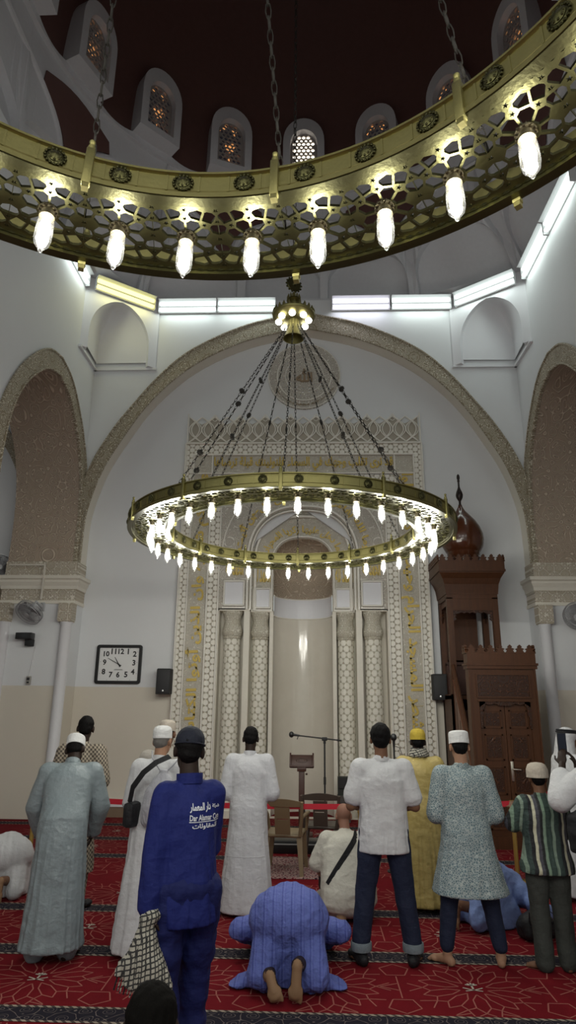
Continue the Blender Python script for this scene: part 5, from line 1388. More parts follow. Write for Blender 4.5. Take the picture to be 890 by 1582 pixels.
def hand(mb, w, d, n, s=1.0, curl=.5, thumb=1):
    # w wrist, d finger direction, n palm normal (towards the palm side); thumb side = d x n * thumb
    d = d.normalized(); n = (n - d * n.dot(d)).normalized(); b = d.cross(n) * thumb
    M = Matrix((b, d, n)).transposed()
    mb.ell(w + d * .045 * s, (.040 * s, .052 * s, .016 * s), M, 12, 8)
    for k, (o, L) in enumerate(((.027, .072), (.009, .080), (-.009, .075), (-.026, .058))):
        p = w + d * (.085 - .004 * abs(k - 1)) * s + b * o * s; q = d; r = .0085 * s
        mb.cap(p - d * .03 * s, p, .009 * s, r, 8)
        for j, f in enumerate((.45, .32, .25)):
            a = curl * (j + .6) * .75; q = (d * math.cos(a) + n * math.sin(a)).normalized(); e = p + q * L * f * s
            mb.cap(p, e, r, r * .92, 8); p = e; r *= .92
    p = w + d * .02 * s + b * .030 * s; q = (d * .7 + b * .75 + n * .25).normalized(); e = p + q * .04 * s
    mb.cap(p, e, .012 * s, .010 * s, 8); mb.cap(e, e + (d * .85 + b * .2 + n * .45).normalized() * .032 * s, .0095 * s, .008 * s, 8)
def head(mb, c, R, s=1.0, thin=1.0):
    E = lambda p, r, M=None, nu=16, nv=12: mb.ell(c + R @ (V3(*p) * s), [x * s for x in r], R if M is None else R @ M, nu, nv)
    E((0, -.012, .025), (.076 * thin, .096, .090)); E((0, .025, -.045), (.060 * thin, .066, .072)); E((0, .048, -.078), (.034, .034, .030)); E((0, .07, .03), (.056, .024, .045))
    mb.cap(c + R @ (V3(0, .088, .012) * s), c + R @ (V3(0, .108, -.026) * s), .009 * s, .014 * s, 8)      # nose
    E((0, .088, -.052), (.024, .013, .007)); E((0, .087, -.063), (.021, .013, .008))                      # lips
    for sd in (-1, 1):
        E((sd * .030, .086, .025), (.020, .012, .008))                                                     # brow
        Me = Matrix.Rotation(sd * R_(18), 3, 'Z')
        E((sd * .079 * thin, -.008, -.012), (.010, .020, .034), Me, 10, 8); E((sd * .077 * thin, -.004, -.032), (.009, .012, .013), Me, 8, 6)
def foot(mb, ank, toe, s, bare=True):
    t = Vector((toe.x, toe.y, 0)).normalized(); b = V3(t.y, -t.x, 0)
    M = Matrix((b, t, V3(0, 0, 1))).transposed(); z = ank.z
    base = V3(ank.x, ank.y, 0)
    mb.ell(base + t * -.03 * s + V3(0, 0, .034 * s), (.034 * s, .040 * s, .036 * s), M, 12, 8)
    mb.cap(base + V3(0, 0, .05 * s), base + t * .12 * s + V3(0, 0, .026 * s), .040 * s, .026 * s, 12)
    mb.ell(base + t * .115 * s + V3(0, 0, .024 * s), (.046 * s, .05 * s, .024 * s), M, 12, 8)
    mb.cap(ank, base + V3(0, 0, .05 * s), .036 * s, .04 * s, 12)
    for k, (o, L) in enumerate(((-.032, .055), (-.012, .052), (.006, .046), (.022, .038), (.036, .028))):
        p = base + t * .145 * s + b * o * s * (1 if ank.x > 0 else -1) * (1) + V3(0, 0, .014 * s)
        mb.cap(p, p + t * L * .7 * s, .0135 * s if k == 0 else .010 * s, .011 * s if k == 0 else .008 * s, 8)
def body_mesh(J, girth=1.0, curl=(.5, .5), palm=(None, None), voxel=.008, feet=True):
    s = J.s; g = girth; mb = MB()
    mb.ell(J.pel, (.165 * s * g, .115 * s * g, .13 * s), J.R); mb.cap(J.pel, J.waist, .125 * s * g, .118 * s * g, 16)
    mb.ell((J.waist + J.chest) / 2, (.145 * s * g, .105 * s * g, .19 * s), J.R); mb.ell(J.chest, (.160 * s * g, .108 * s * g, .16 * s), J.R2)
    mb.cap(J.chest, J.neck, .09 * s, .058 * s, 14); mb.cap(J.neck - J.R2 @ V3(0, 0, .02), J.head + J.headR @ V3(0, -.015 * s, -.03 * s), .056 * s, .052 * s, 14)
    head(mb, J.head, J.headR, s)
    for i in (0, 1):
        mb.chain([J.chest + J.R2 @ V3(0, 0, .10 * s), J.sh[i], J.elb[i], J.wri[i]], [.07 * s, .055 * s, .040 * s, .027 * s], 14)
        mb.ell(J.elb[i].lerp(J.wri[i], .3), (.043 * s, .043 * s, .05 * s))
        d = J.hdir[i] or (J.wri[i] - J.elb[i]); n = palm[i] if palm[i] is not None else V3(-(-1, 1)[i] * .3, .2, -1)
        hand(mb, J.wri[i], d, n, s, curl[i], (1, -1)[i])
        mb.chain([J.hip[i] + V3(0, 0, .02), J.kne[i], J.ank[i]], [.088 * s * g, .056 * s, .038 * s], 14)
        cf = J.kne[i].lerp(J.ank[i], .32); mb.ell(cf + V3(0, -.012, 0) * (1 if J.foot_flat else 0), (.056 * s, .056 * s, .06 * s))
        if feet and J.foot_flat: foot(mb, J.ank[i], J.toe[i], s)
    me = remeshed(mb, voxel, 2, 'body'); return me
def add_eyes(root, J, s):
    for sd in (-1, 1):
        mb = MB(); mb.ell(J.head + J.headR @ (V3(sd * .031, .079, .012) * s), .0115 * s, None, 10, 8); o = mb.build('eye', M_EYE, root, 60)
def skin(root, me, mat, name='body'):
    me.materials.append(mat); shade(me); return link(name, me, root)
def cloth(root, name, me, mat):
    me.materials.append(mat); shade(me); return link(name, me, root)
def hair(root, J, mat=M_HAIR, vol=1.06, low=-.05, name='hair'):
    s = J.s; mb = MB(); c = J.head; R = J.headR
    vol2 = vol
    mb.ell(c + R @ (V3(0, -.022, .030) * s), (.078 * s * vol, .092 * s * vol, .089 * s * vol), R, 20, 14)
    mb.ell(c + R @ (V3(0, -.045, -.01) * s), (.066 * s * vol, .060 * s * vol, .070 * s * vol), R, 18, 12)
    me = remeshed(mb, .006, 2, 'hair'); displace(me, lambda co, no: .0025 * vnoise(co * 60, 2)); return cloth(root, name, me, mat)
def kufi(root, J, mat, h=.085, dome=.02, tilt=10, r=.084, name='cap', z0=.022):
    s = J.s; M = J.headR @ Matrix.Rotation(R_(tilt), 3, 'X'); mb = MB(); n = 36; prof = [(1.0, 0), (1.012, .01), (1.0, .014), (1.0, h * .55), (.985, h * .85), (.94, h), (.80, h + dome * .6), (.5, h + dome * .9), (0.02, h + dome)]
    V = []; F = []
    for (q, z) in prof:
        for k in range(n):
            a = 2 * PI * k / n; V.append(J.head + M @ (V3(q * r * .97 * math.cos(a), q * r * 1.17 * math.sin(a) - .012, z0 + z - .0) * s))
    for i in range(len(prof) - 1):
        for k in range(n): F.append((i * n + k, i * n + (k + 1) % n, (i + 1) * n + (k + 1) % n, (i + 1) * n + k))
    F.append(tuple(range(n))[::-1]); F.append(tuple((len(prof) - 1) * n + k for k in range(n))); mb.add(V, F)
    return mb.build(name, mat, root, 50)
def collar(root, J, mat, r=.066, h=.035, name='collar'):
    s = J.s; mb = MB(); c = J.neck - J.R2 @ V3(0, 0, .018 * s); V = []; n = 28; F = []
    pr = [(r, -.012), (r, h), (r - .008, h), (r - .008, -.012)]
    for (q, z) in pr:
        for k in range(n): a = 2 * PI * k / n; V.append(c + J.R2 @ (V3(q * math.cos(a), q * 1.08 * math.sin(a), z) * s))
    for i in range(4):
        j = (i + 1) % 4
        for k in range(n): F.append((i * n + k, i * n + (k + 1) % n, j * n + (k + 1) % n, j * n + k))
    mb.add(V, F); return mb.build(name, mat, root, 50)
def sleeve(mb, J, i, r0=.082, r1=.066, r2=.055, end=1.0):
    r0 = min(r0, .084); s = J.s; a, b, c = J.sh[i], J.elb[i], J.wri[i]
    mb.cap(J.chest + J.R2 @ V3(0, 0, .05 * s), a, .09 * s, r0 * s, 16)
    if end <= .5: mb.cap(a, a.lerp(b, end * 2), r0 * s, r1 * s, 16); return
    mb.cap(a, b, r0 * s, r1 * s, 16); mb.cap(b, b.lerp(c, (end - .5) * 2), r1 * s, r2 * s, 16)
def upper(mb, J, g=1.0, zb=None, ex=.0, flare=1.0):
    # torso part of a garment, from the neck down to the hips
    s = J.s
    mb.ell(J.chest + J.R2 @ V3(0, 0, -.01), (.185 * s * g, .135 * s * g, .165 * s), J.R2, 24, 14)
    mb.cap(J.chest + J.R2 @ V3(0, 0, .06 * s), J.neck - J.R2 @ V3(0, 0, .012 * s), .105 * s, .064 * s, 20)
    for i in (0, 1): mb.cap(J.neck - J.R2 @ V3(0, 0, .058 * s), J.sh[i] + J.R2 @ V3(0, 0, -.004), .062 * s, .068 * s, 16)
def robe(root, J, hem, mat, g=1.0, bot=(.25, .20), name='thobe', amp=.010, seed=1, n=9, end=1.0, sl=(.082, .072, .062), hemc=None, vox=.011, hips=(.185, .15), drag=.6, closed_arms=True):
    s = J.s; mb = MB(); upper(mb, J, g)
    ft = hemc if hemc is not None else (J.ank[0] + J.ank[1]) / 2
    st = [(J.chest - J.R2 @ V3(0, 0, .02), .188 * s * g, .132 * s * g, J.R2), (J.waist, .180 * s * g, .135 * s * g, J.R), (J.pel + J.R @ V3(0, -.01, .02), hips[0] * s * g, hips[1] * s * g, J.R)]
    Z0 = J.pel.z - .05
    for t in (.12, .3, .5, .7, .85, 1.0):
        z = Z0 + (hem - Z0) * t; c = V3(J.pel.x + (ft.x - J.pel.x) * t, J.pel.y + (ft.y - J.pel.y) * t - .008, z)
        st.append((c, (hips[0] * s * g) + (bot[0] - hips[0] * s * g) * t ** 1.1, hips[1] * s * g + (bot[1] - hips[1] * s * g) * t ** 1.1))
    mb.loft([(a[0],) + tuple(a[1:]) for a in st][::-1], 40, 0, 2.2)
    for i in (0, 1): sleeve(mb, J, i, *sl, end)
    me = remeshed(mb, vox, 7, name); folds(me, (J.pel.x, J.pel.y), hem, J.pel.z + .15, amp, seed, n, drag); return cloth(root, name, me, mat)
def shirt(root, J, hem, mat, g=1.0, end=.36, name='shirt', amp=.006, seed=1, bot=(.205, .15), vox=.010, sl=(.085, .082, .06), drag=1.0, n=7):
    s = J.s; mb = MB(); upper(mb, J, g)
    mb.loft([(V3(J.pel.x, J.pel.y, hem), bot[0], bot[1]), (V3(J.pel.x, J.pel.y, hem + .06), bot[0], bot[1]), (J.pel + J.R @ V3(0, 0, .05), .188 * s * g, .14 * s * g, J.R), (J.waist, .182 * s * g, .132 * s * g, J.R), (J.chest, .19 * s * g, .133 * s * g, J.R2)], 40, 0, 2.3)
    for i in (0, 1): sleeve(mb, J, i, *sl, end)
    me = remeshed(mb, vox, 5, name); folds(me, (J.pel.x, J.pel.y), hem, J.pel.z + .3, amp, seed, n, drag); return cloth(root, name, me, mat)
def trousers(root, J, mat, hem=.06, top=None, r=(.105, .078, .065), name='trousers', vox=.010, seed=1, amp=.004):
    s = J.s; mb = MB(); mb.ell(J.pel - V3(0, 0, .01), (.18 * s, .13 * s, .13 * s), J.R, 20, 12)
    for i in (0, 1):
        e = J.ank[i].lerp(J.kne[i], 0); e = V3(e.x, e.y, hem + r[2] * .25)
        mb.chain([J.hip[i], J.kne[i], e], [r[0] * s, r[1] * s, r[2] * s], 18)
    me = remeshed(mb, vox, 4, name); crease(me, amp, seed, (10, 10, 14)); return cloth(root, name, me, mat)
def shoes(root, J, mat, sole=None, h=.055):
    for i in (0, 1):
        s = J.s; mb = MB(); t = V3(J.toe[i].x, J.toe[i].y, 0).normalized(); b = V3(t.y, -t.x, 0); M = Matrix((b, t, V3(0, 0, 1))).transposed(); base = V3(J.ank[i].x, J.ank[i].y, 0)
        mb.ell(base - t * .035 + V3(0, 0, .045), (.042, .050, .045), M); mb.cap(base + V3(0, 0, h), base + t * .13 + V3(0, 0, .036), .048, .034, 14); mb.ell(base + t * .145 + V3(0, 0, .034), (.050, .075, .033), M); mb.cap(base + V3(0, 0, .04), base + V3(0, 0, h + .045), .05, .047, 14)
        me = remeshed(mb, .007, 3, 'shoe'); 
        n = len(me.vertices); co = np.empty(n * 3, np.float32); me.vertices.foreach_get('co', co); co = co.reshape(-1, 3); co[:, 2] = np.maximum(co[:, 2], .002); me.vertices.foreach_set('co', co.ravel())
        cloth(root, 'shoe', me, mat)
def person(label, x, y, rz=0.0, grp='people at prayer'):
    return thing('person', label, 'person', (x, y, 0), rz, grp)
# ------------------------------------------------------------------ cloth materials
def fabric(name, c, rough=.8, weave=420, var=.06, sheen=.0, metal=0.0, spec=.3):
    m = N(name); co = m.coord()
    m.base(m.mix(m.noise(co, 5, 3), tuple(x * (1 - var) for x in c), tuple(min(1, x * (1 + var)) for x in c)), rough, metal, spec)
    w = m.noise(m.scale(co, (9, 9, 2.6)), 1.5, 3, .55); w = m.math('ABSOLUTE', m.math('SUBTRACT', w, .5)); w2 = m.noise(m.scale(co, (5, 5, 8)), 1.6, 3, .5); w2 = m.math('ABSOLUTE', m.math('SUBTRACT', w2, .5))
    m.bump(m.math('ADD', m.math('MULTIPLY', m.math('ADD', w, w2), -3.0), m.math('MULTIPLY', m.noise(co, weave, 2), .12)), .30, .02); return m.mat
F_GREY = fabric('grey_satin_cloth', (.20, .24, .255), .42, 300, .08, spec=.5)
F_WHITE = fabric('white_cotton', (.52, .52, .53), .8); F_WHITE2 = fabric('white_polyester', (.51, .51, .53), .7)
F_CREAM = fabric('cream_cotton', (.50, .48, .42), .85); F_BLUE = fabric('royal_blue_workwear', (.006, .012, .105), .75, 500, .12); F_BLUE2 = fabric('dark_blue_workwear', (.005, .009, .07), .78, 500, .12)
F_NAVY = fabric('navy_denim', (.010, .014, .035), .8, 500); F_CUFF = fabric('grey_denim_cuff', (.16, .19, .21), .85)
F_GOLD = fabric('gold_cloth', (.40, .31, .10), .5, 300, .10, spec=.5); F_MUST = fabric('mustard_knit', (.42, .31, .04), .85, 260)
F_KNIT = fabric('white_knit', (.62, .62, .61), .85, 200); F_BEIGE = fabric('beige_knit', (.42, .37, .31), .9, 200); F_GREYT = fabric('beige_grey_cloth', (.36, .33, .29), .85)
F_BLACK = fabric('black_nylon', (.012, .012, .014), .6); F_SILV = fabric('grey_nylon_bag', (.34, .34, .37), .45, 200, .1, spec=.5); F_OLIVE = fabric('dark_olive_trousers', (.040, .043, .038), .8)
F_LBLUE = fabric('light_blue_cotton', (.20, .28, .55), .8); F_DKGREY = fabric('dark_grey_cloth', (.05, .05, .055), .8)
def wrinkle(m, co, st=.35):
    w = m.noise(m.scale(co, (9, 9, 2.6)), 1.5, 3, .55); w = m.math('ABSOLUTE', m.math('SUBTRACT', w, .5)); w2 = m.noise(m.scale(co, (5, 5, 8)), 1.6, 3, .5); w2 = m.math('ABSOLUTE', m.math('SUBTRACT', w2, .5))
    m.bump(m.math('MULTIPLY', m.math('ADD', w, w2), -3.0), st, .02)
def checker_cloth():
    m = N('brown_check_cloth'); co = m.coord(); x, y, z = m.xyz(co)
    u = m.math('SINE', m.math('MULTIPLY', m.math('ADD', x, m.math('MULTIPLY', y, .6)), 150)); v = m.math('SINE', m.math('MULTIPLY', z, 150))
    f = m.ramp(m.math('MULTIPLY_ADD', m.math('MULTIPLY', u, v), .5, .5), [(.38, 0), (.62, 1)])
    m.base(m.mix(f, (.07, .055, .042), (.34, .29, .22)), .8); wrinkle(m, co); return m.mat
def print_cloth():
    m = N('blue_grey_printed_cotton'); co = m.coord(); d = m.vor(co, 62, 'DISTANCE_TO_EDGE'); f = m.ramp(d, [(.05, 1), (.16, 0)])
    m.base(m.mix(f, (.11, .165, .19), (.36, .40, .39)), .8); wrinkle(m, co); return m.mat
def stripe_cloth(name, stops, k, wob=.0, axis=0):
    m = N(name); co = m.coord(); x = m.xyz(co)[axis]
    if wob: x = m.math('ADD', x, m.math('MULTIPLY', m.math('SUBTRACT', m.noise(m.scale(co, (3, 3, 5)), 1.2, 2), .5), wob))
    f = m.math('FRACT', m.math('MULTIPLY', x, k)); m.base(m.ramp(f, stops, 'CONSTANT'), .8); wrinkle(m, co, .5); return m.mat
F_CHECK = checker_cloth(); F_PRINT = print_cloth()
F_BOY = stripe_cloth('green_black_striped_shirt', [(0, (.035, .06, .05)), (.12, (.20, .27, .21)), (.22, (.03, .05, .045)), (.38, (.012, .013, .016)), (.50, (.50, .49, .36)), (.60, (.06, .06, .075)), (.72, (.012, .014, .014)), (.82, (.17, .25, .18)), (.92, (.035, .06, .05))], 4.6, .05)
F_STRIPE = stripe_cloth('blue_striped_cloth', [(0, (.095, .125, .38)), (.30, (.045, .06, .26)), (.40, (.095, .125, .38)), (.55, (.12, .15, .42)), (.62, (.07, .09, .34)), (.70, (.095, .125, .38))], 15, .018)
def scarf_cloth(k=260):
    m = N('black_white_check_scarf'); co = m.coord(); x, y, z = m.xyz(co)
    u = m.math('SINE', m.math('MULTIPLY', m.math('ADD', x, y), k)); v = m.math('SINE', m.math('MULTIPLY', m.math('SUBTRACT', z, m.math('MULTIPLY', x, .3)), k))
    f = m.math('MAXIMUM', m.math('GREATER_THAN', u, .55), m.math('GREATER_THAN', v, .55)); m.base(m.mix(f, (.38, .36, .30), (.03, .03, .03)), .9); return m.mat
F_SCARF = scarf_cloth()
SOLE = skin_mat('brown_foot_sole', (.27, .16, .09))
# ---- 1 grey thobe, bending forward
p = person('man in a shiny grey robe and white cap bending forward, at the left', -2.03, 5.74, R_(13))
J = stand_pose(1.75, 25, .12, 12, shw=.185)
for i, sd in ((0, -1), (1, 1)):
    J.elb[i] = J.sh[i] + V3(sd * .075, .02, -.28); J.wri[i] = J.elb[i] + V3(-sd * .05, .12, -.20)
    J.hdir[i] = V3(-sd * .1, .2, -1)
J.headR = Matrix.Rotation(-R_(38), 3, 'X') @ Matrix.Rotation(R_(-10), 3, 'Z')
skin(p, body_mesh(J), SK_DARK); add_eyes(p, J, J.s); hair(p, J, M_HAIR, .97)
robe(p, J, .09, F_GREY, 1.06, (.24, .20), 'robe', .013, 4, 8, sl=(.095, .085, .075)); collar(p, J, F_GREY); kufi(p, J, F_KNIT, .085, .015, 8)
trousers(p, J, F_GREY, .05, r=(.10, .085, .085))
# ---- 2 checked gown
p = person('tall man in a brown checked gown, bareheaded, behind the bending man', -2.36, 6.98, R_(-3))
J = stand_pose(1.80, 2, .10, 6)
for i, sd in ((0, -1), (1, 1)): J.elb[i] = J.sh[i] + V3(sd * .07, -.03, -.27); J.wri[i] = J.elb[i] + V3(-sd * .20, .19, .0)
J.headR = Matrix.Rotation(-R_(14), 3, 'X') @ Matrix.Rotation(R_(14), 3, 'Z')
skin(p, body_mesh(J), SK_DARK); add_eyes(p, J, J.s); hair(p, J, M_HAIR, 1.01)
robe(p, J, .34, F_CHECK, 1.0, (.235, .19), 'gown', .012, 9, 7, sl=(.088, .085, .085), end=.95); trousers(p, J, F_CHECK, .12, r=(.10, .085, .08)); shoes(p, J, F_BLACK)
# ---- 3 white thobe with bags
p = person('man in a white robe and white cap carrying bags on his back', -1.32, 5.90, R_(-6))
J = stand_pose(1.74, 4, .10, 8)
for i, sd in ((0, -1), (1, 1)): J.elb[i] = J.sh[i] + V3(sd * .055, -.02, -.28); J.wri[i] = J.elb[i] + V3(-sd * .14, .20, .02)
J.headR = Matrix.Rotation(-R_(16), 3, 'X') @ Matrix.Rotation(R_(-8), 3, 'Z')
skin(p, body_mesh(J), SK_LIGHT); add_eyes(p, J, J.s); hair(p, J, plain('grey_hair', (.12, .11, .10), .7), 1.0)
robe(p, J, .05, F_WHITE, 1.0, (.27, .24), 'robe', .013, 12, 8); collar(p, J, F_WHITE); kufi(p, J, F_KNIT, .075, .035, 12); shoes(p, J, F_BLACK)
b = thing('drawstring_bag', 'grey drawstring bag on the back of the man in the white robe', 'bag', (-1.22, 5.70, .95), R_(-6))
mb = MB(); mb.loft([(V3(0, 0, .0), .14, .03), (V3(0, -.015, .03), .165, .055), (V3(0, -.03, .16), .165, .075), (V3(0, -.025, .28), .135, .06), (V3(0, -.01, .38), .075, .035), (V3(0, 0, .42), .03, .02), (V3(0, 0, .44), .045, .025)], 28)
me = remeshed(mb, .009, 3, 'sack'); folds(me, (0, 0), .1, .45, .007, 3, 10, .6, .6); cloth(b, 'sack', me, F_SILV)
for s in (-1, 1):
    mb = MB(); mb.tube([(s * .02, 0, .42), (s * .07, .015, .47), (s * .12, .035, .53), (s * .14, .09, .575)], .006, 6); mb.build('cord', F_SILV, b, 60)
b = thing('sling_bag', 'black sling bag at the left hip of the man in the white robe', 'bag', (-1.47, 5.78, .92), R_(-20))
mb = MB(); mb.bbox(-.05, .05, -.09, .09, .02, .21, .03); mb.build('pouch', F_BLACK, b, 40)
mb = MB(); mb.band([(-.03, -.02, .2), (.03, -.075, .33), (.14, -.10, .45), (.24, -.075, .53), (.32, -.0, .575)], .045, .005, lambda i: (.75, .1, -.65)); mb.build('strap', F_BLACK, b, 40)
# ---- 4 man ahead of the one with the bags
p = person('man in a beige cap and robe mostly hidden behind the man with the bags', -1.44, 6.72, 0)
J = stand_pose(1.76, 2, .10, 6); skin(p, body_mesh(J), SK_MID); add_eyes(p, J, J.s); hair(p, J, M_HAIR, .97)
robe(p, J, .06, F_GREYT, 1.0, (.26, .22), 'robe', .01, 22, 8); kufi(p, J, F_BEIGE, .08, .03, 8)
# ---- 5 worker in blue
p = person('worker in blue jacket and trousers with white back lettering and dark cap', -.675, 3.90, R_(26), None)
J = stand_pose(1.80, 3, .09, 4, shw=.128)
J.elb[0] = J.sh[0] + V3(-.055, -.04, -.29); J.wri[0] = J.elb[0] + V3(-.02, -.02, -.27); J.hdir[0] = V3(.05, .1, -1)
J.elb[1] = J.sh[1] + V3(.015, .07, -.28); J.wri[1] = J.elb[1] + V3(-.09, .20, -.14)
J.ank[0] = V3(-.10, -.25, .12); J.kne[0] = V3(-.10, .03, .50); J.ank[1] = V3(.09, .16, .085); J.kne[1] = V3(.10, .12, .50)
J.headR = Matrix.Rotation(-R_(10), 3, 'X') @ Matrix.Rotation(R_(6), 3, 'Y') @ Matrix.Rotation(R_(-12), 3, 'Z')
skin(p, body_mesh(J, .78, curl=(.9, .5), palm=(V3(.8, .5, 0), None)), SK_DARK); add_eyes(p, J, J.s); hair(p, J, M_HAIR, 1.0)
s_ = shirt(p, J, .80, F_BLUE, .85, .93, 'jacket', .009, 31, (.165, .13), sl=(.076, .070, .058), drag=1.2, n=5); collar(p, J, F_BLUE, .072, .042)
trousers(p, J, F_BLUE2, .08, r=(.105, .085, .085), seed=5, amp=.007)
M_CAPD = fabric('dark_navy_cap', (.012, .014, .024), .8)
mb = MB(); s = J.s
mb.ell(J.head + J.headR @ V3(0, -.012, .048), (.086, .106, .085), J.headR, 28, 16); me = remeshed(mb, .006, 2, 'cap')
cp = cloth(p, 'cap', me, M_CAPD)
mb = MB(); mb.grid(lambda u, v: J.head + J.headR @ V3((u - .5) * .15, .07 + .085 * v * (1 - (2 * u - 1) ** 2 * .45), .050 - .02 * v - .03 * (2 * u - 1) ** 2), 10, 5); mb.grid(lambda u, v: J.head + J.headR @ V3((u - .5) * .15, .07 + .085 * v * (1 - (2 * u - 1) ** 2 * .45), .046 - .02 * v - .03 * (2 * u - 1) ** 2), 10, 5); mb.build('cap_peak', M_CAPD, cp, 50)
mb = MB(); mb.torus(J.head + J.headR @ V3(0, -.012, .028), .088, .005, J.headR, 32, 6, 0, .98, 1.2); mb.build('cap_band', M_CAPD, cp, 50)
# lettering printed on the back: sits on the cloth by casting onto the jacket mesh
from mathutils.bvhtree import BVHTree
bv = BVHTree.FromPolygons([v.co.copy() for v in s_.data.vertices], [tuple(q.vertices) for q in s_.data.polygons])
def onback(u, v, w):
    h = bv.ray_cast(V3(u, -1.0, v), V3(0, 1, 0)); y = h[0].y if h[0] is not None else -.13
    return (u, y - .002 - w, v)
mb = MB(); M_PRINT = plain('white_print', (.62, .64, .68), .7)
cx = .068; cz = 1.325
put_text(mb, arabic('دار المعمار'), (cx - .095, cx + .030, cz + .022, cz + .070), onback, .0015, .03)
put_text(mb, arabic('شركة'), (cx + .043, cx + .088, cz + .034, cz + .058), onback, .0015, .03)
put_text(mb, 'Dar Alamar Con', (cx - .095, cx + .088, cz - .018, cz + .012), onback, .0015, .02)
P = [onback(cx - .097 + .187 * k / 12, cz - .026, 0) for k in range(13)]; Q = [onback(cx - .097 + .187 * k / 12, cz - .022, 0) for k in range(13)]
mb.add(P + Q, [(k, k + 1, k + 14, k + 13) for k in range(12)])
put_text(mb, arabic('للمقاولات'), (cx - .080, cx + .074, cz - .062, cz - .032), onback, .0015, .02)
mb.build('back_print', M_PRINT, s_, 0)
mb = MB()
for k in range(1): mb.torus(J.wri[0] + V3(.005, .01, -.09), .012, .0035, Matrix.Rotation(PI / 2, 3, 'Y'), 14, 6)
mb.build('ring', plain('silver_ring', (.7, .7, .68), .25, 1), p, 50)
b = thing('checked_scarf', 'black and white checked scarf hanging from the hand of the worker in blue', 'scarf', (-.878, 3.75, .50), 0)
mb = MB(); mb.loft([(V3(.115, .0, .0), .06, .03), (V3(.06, 0, .06), .13, .04), (V3(.035, 0, .16), .105, .05), (V3(.03, 0, .24), .065, .045), (V3(.035, 0, .32), .04, .035), (V3(.05, 0, .37), .055, .04), (V3(.06, 0, .40), .03, .03)][::1], 30)
mb.loft([(V3(-.07, 0, .10), .045, .02), (V3(-.03, 0, .17), .06, .03), (V3(.02, 0, .24), .04, .03)], 20)
me = remeshed(mb, .008, 2, 'cloth'); folds(me, (.04, 0), .0, .4, .014, 6, 9, .5, .5); cloth(b, 'cloth', me, F_SCARF)
for k in range(16):
    t = k / 15; a = V3(-.10 + .25 * t, .0, .085 - .085 * t) + V3(0, .01 * math.sin(k * 2), 0); mb = MB(); mb.tube([a + V3(.006, 0, .03), a, a + V3(-.012, 0, -.045)], .004, 5); mb.build('fringe', F_SCARF if k % 3 else F_BLACK, b, 60)
# ---- 6 white thobe, centre left
p = person('bareheaded man in a long plain white robe left of the niche', -.625, 6.98, R_(0))
J = stand_pose(1.71, 2, .10, 8, shw=.175)
for i, sd in ((0, -1), (1, 1)): J.elb[i] = J.sh[i] + V3(sd * .06, -.02, -.29); J.wri[i] = J.elb[i] + V3(-sd * .20, .17, .0)
J.headR = Matrix.Rotation(-R_(26), 3, 'X')
skin(p, body_mesh(J), SK_DARK); add_eyes(p, J, J.s); hair(p, J, M_HAIR, 1.02)
r_ = robe(p, J, .035, F_WHITE2, 1.03, (.262, .19), 'robe', .008, 41, 7, sl=(.090, .085, .075), end=.95); collar(p, J, F_WHITE2)
mb = MB()
bv6 = BVHTree.FromPolygons([v.co.copy() for v in r_.data.vertices], [tuple(q.vertices) for q in r_.data.polygons])
P = []
for k in range(21):
    u = -.25 + .5 * k / 20; h = bv6.ray_cast(V3(u, -1, .52), V3(0, 1, 0))
    if h[0] is not None: P.append((u, h[0].y - .001, .52))
mb.tube(P, .003, 5); mb.build('seam', F_WHITE, r_, 60)
# ---- kneeling helper
def kneel_pose(H, lean=12, spread=.16, hunch=8, up=0.0):
    s = H / 1.75; J = stand_pose(H, lean, .1, hunch); J.foot_flat = False
    d = V3(0, 0, (.27 + up) * s) - J.pel
    for k in ('pel', 'waist', 'chest', 'neck', 'head'): setattr(J, k, getattr(J, k) + d)
    J.sh = [q + d for q in J.sh]
    J.hip = [V3(sd * .10 * s, .0, (.25 + up) * s) for sd in (-1, 1)]; J.kne = [V3(sd * spread * s, .40 * s - up * .6, .085 * s) for sd in (-1, 1)]; J.ank = [V3(sd * .10 * s, -.06 * s - up * .5, .075 * s) for sd in (-1, 1)]
    J.elb = [J.sh[i] + V3(sd * .05, .06, -.26) * s for i, sd in ((0, -1), (1, 1))]; J.wri = [V3(sd * .12 * s, .30 * s, (.24 + up * .6) * s) for sd in (-1, 1)]
    J.hdir = [V3(0, 1, -.15)] * 2
    return J
def sole_foot(mb, heel, toe, s, back=V3(0, -1, 0)):
    # bare foot with its sole turned to the back
    d = (toe - heel); L = d.length; d.normalize(); side = d.cross(back).normalized(); M = Matrix((side, d, back)).transposed()
    mb.ell(heel + d * .03, (.036 * s, .045 * s, .036 * s), M, 14, 10); mb.cap(heel + d * .03, toe - d * .06, .033 * s, .036 * s, 14)
    mb.ell(toe - d * .055, (.050 * s, .045 * s, .030 * s), M, 14, 10)
    for k, (o, l) in enumerate(((-.034, .05), (-.014, .046), (.004, .04), (.020, .034), (.034, .026))):
        q = toe - d * .025 + side * o * s; mb.cap(q, q + d * l * .55 * s - back * .012, (.014 if k == 0 else .010) * s, (.012 if k == 0 else .0085) * s, 8)
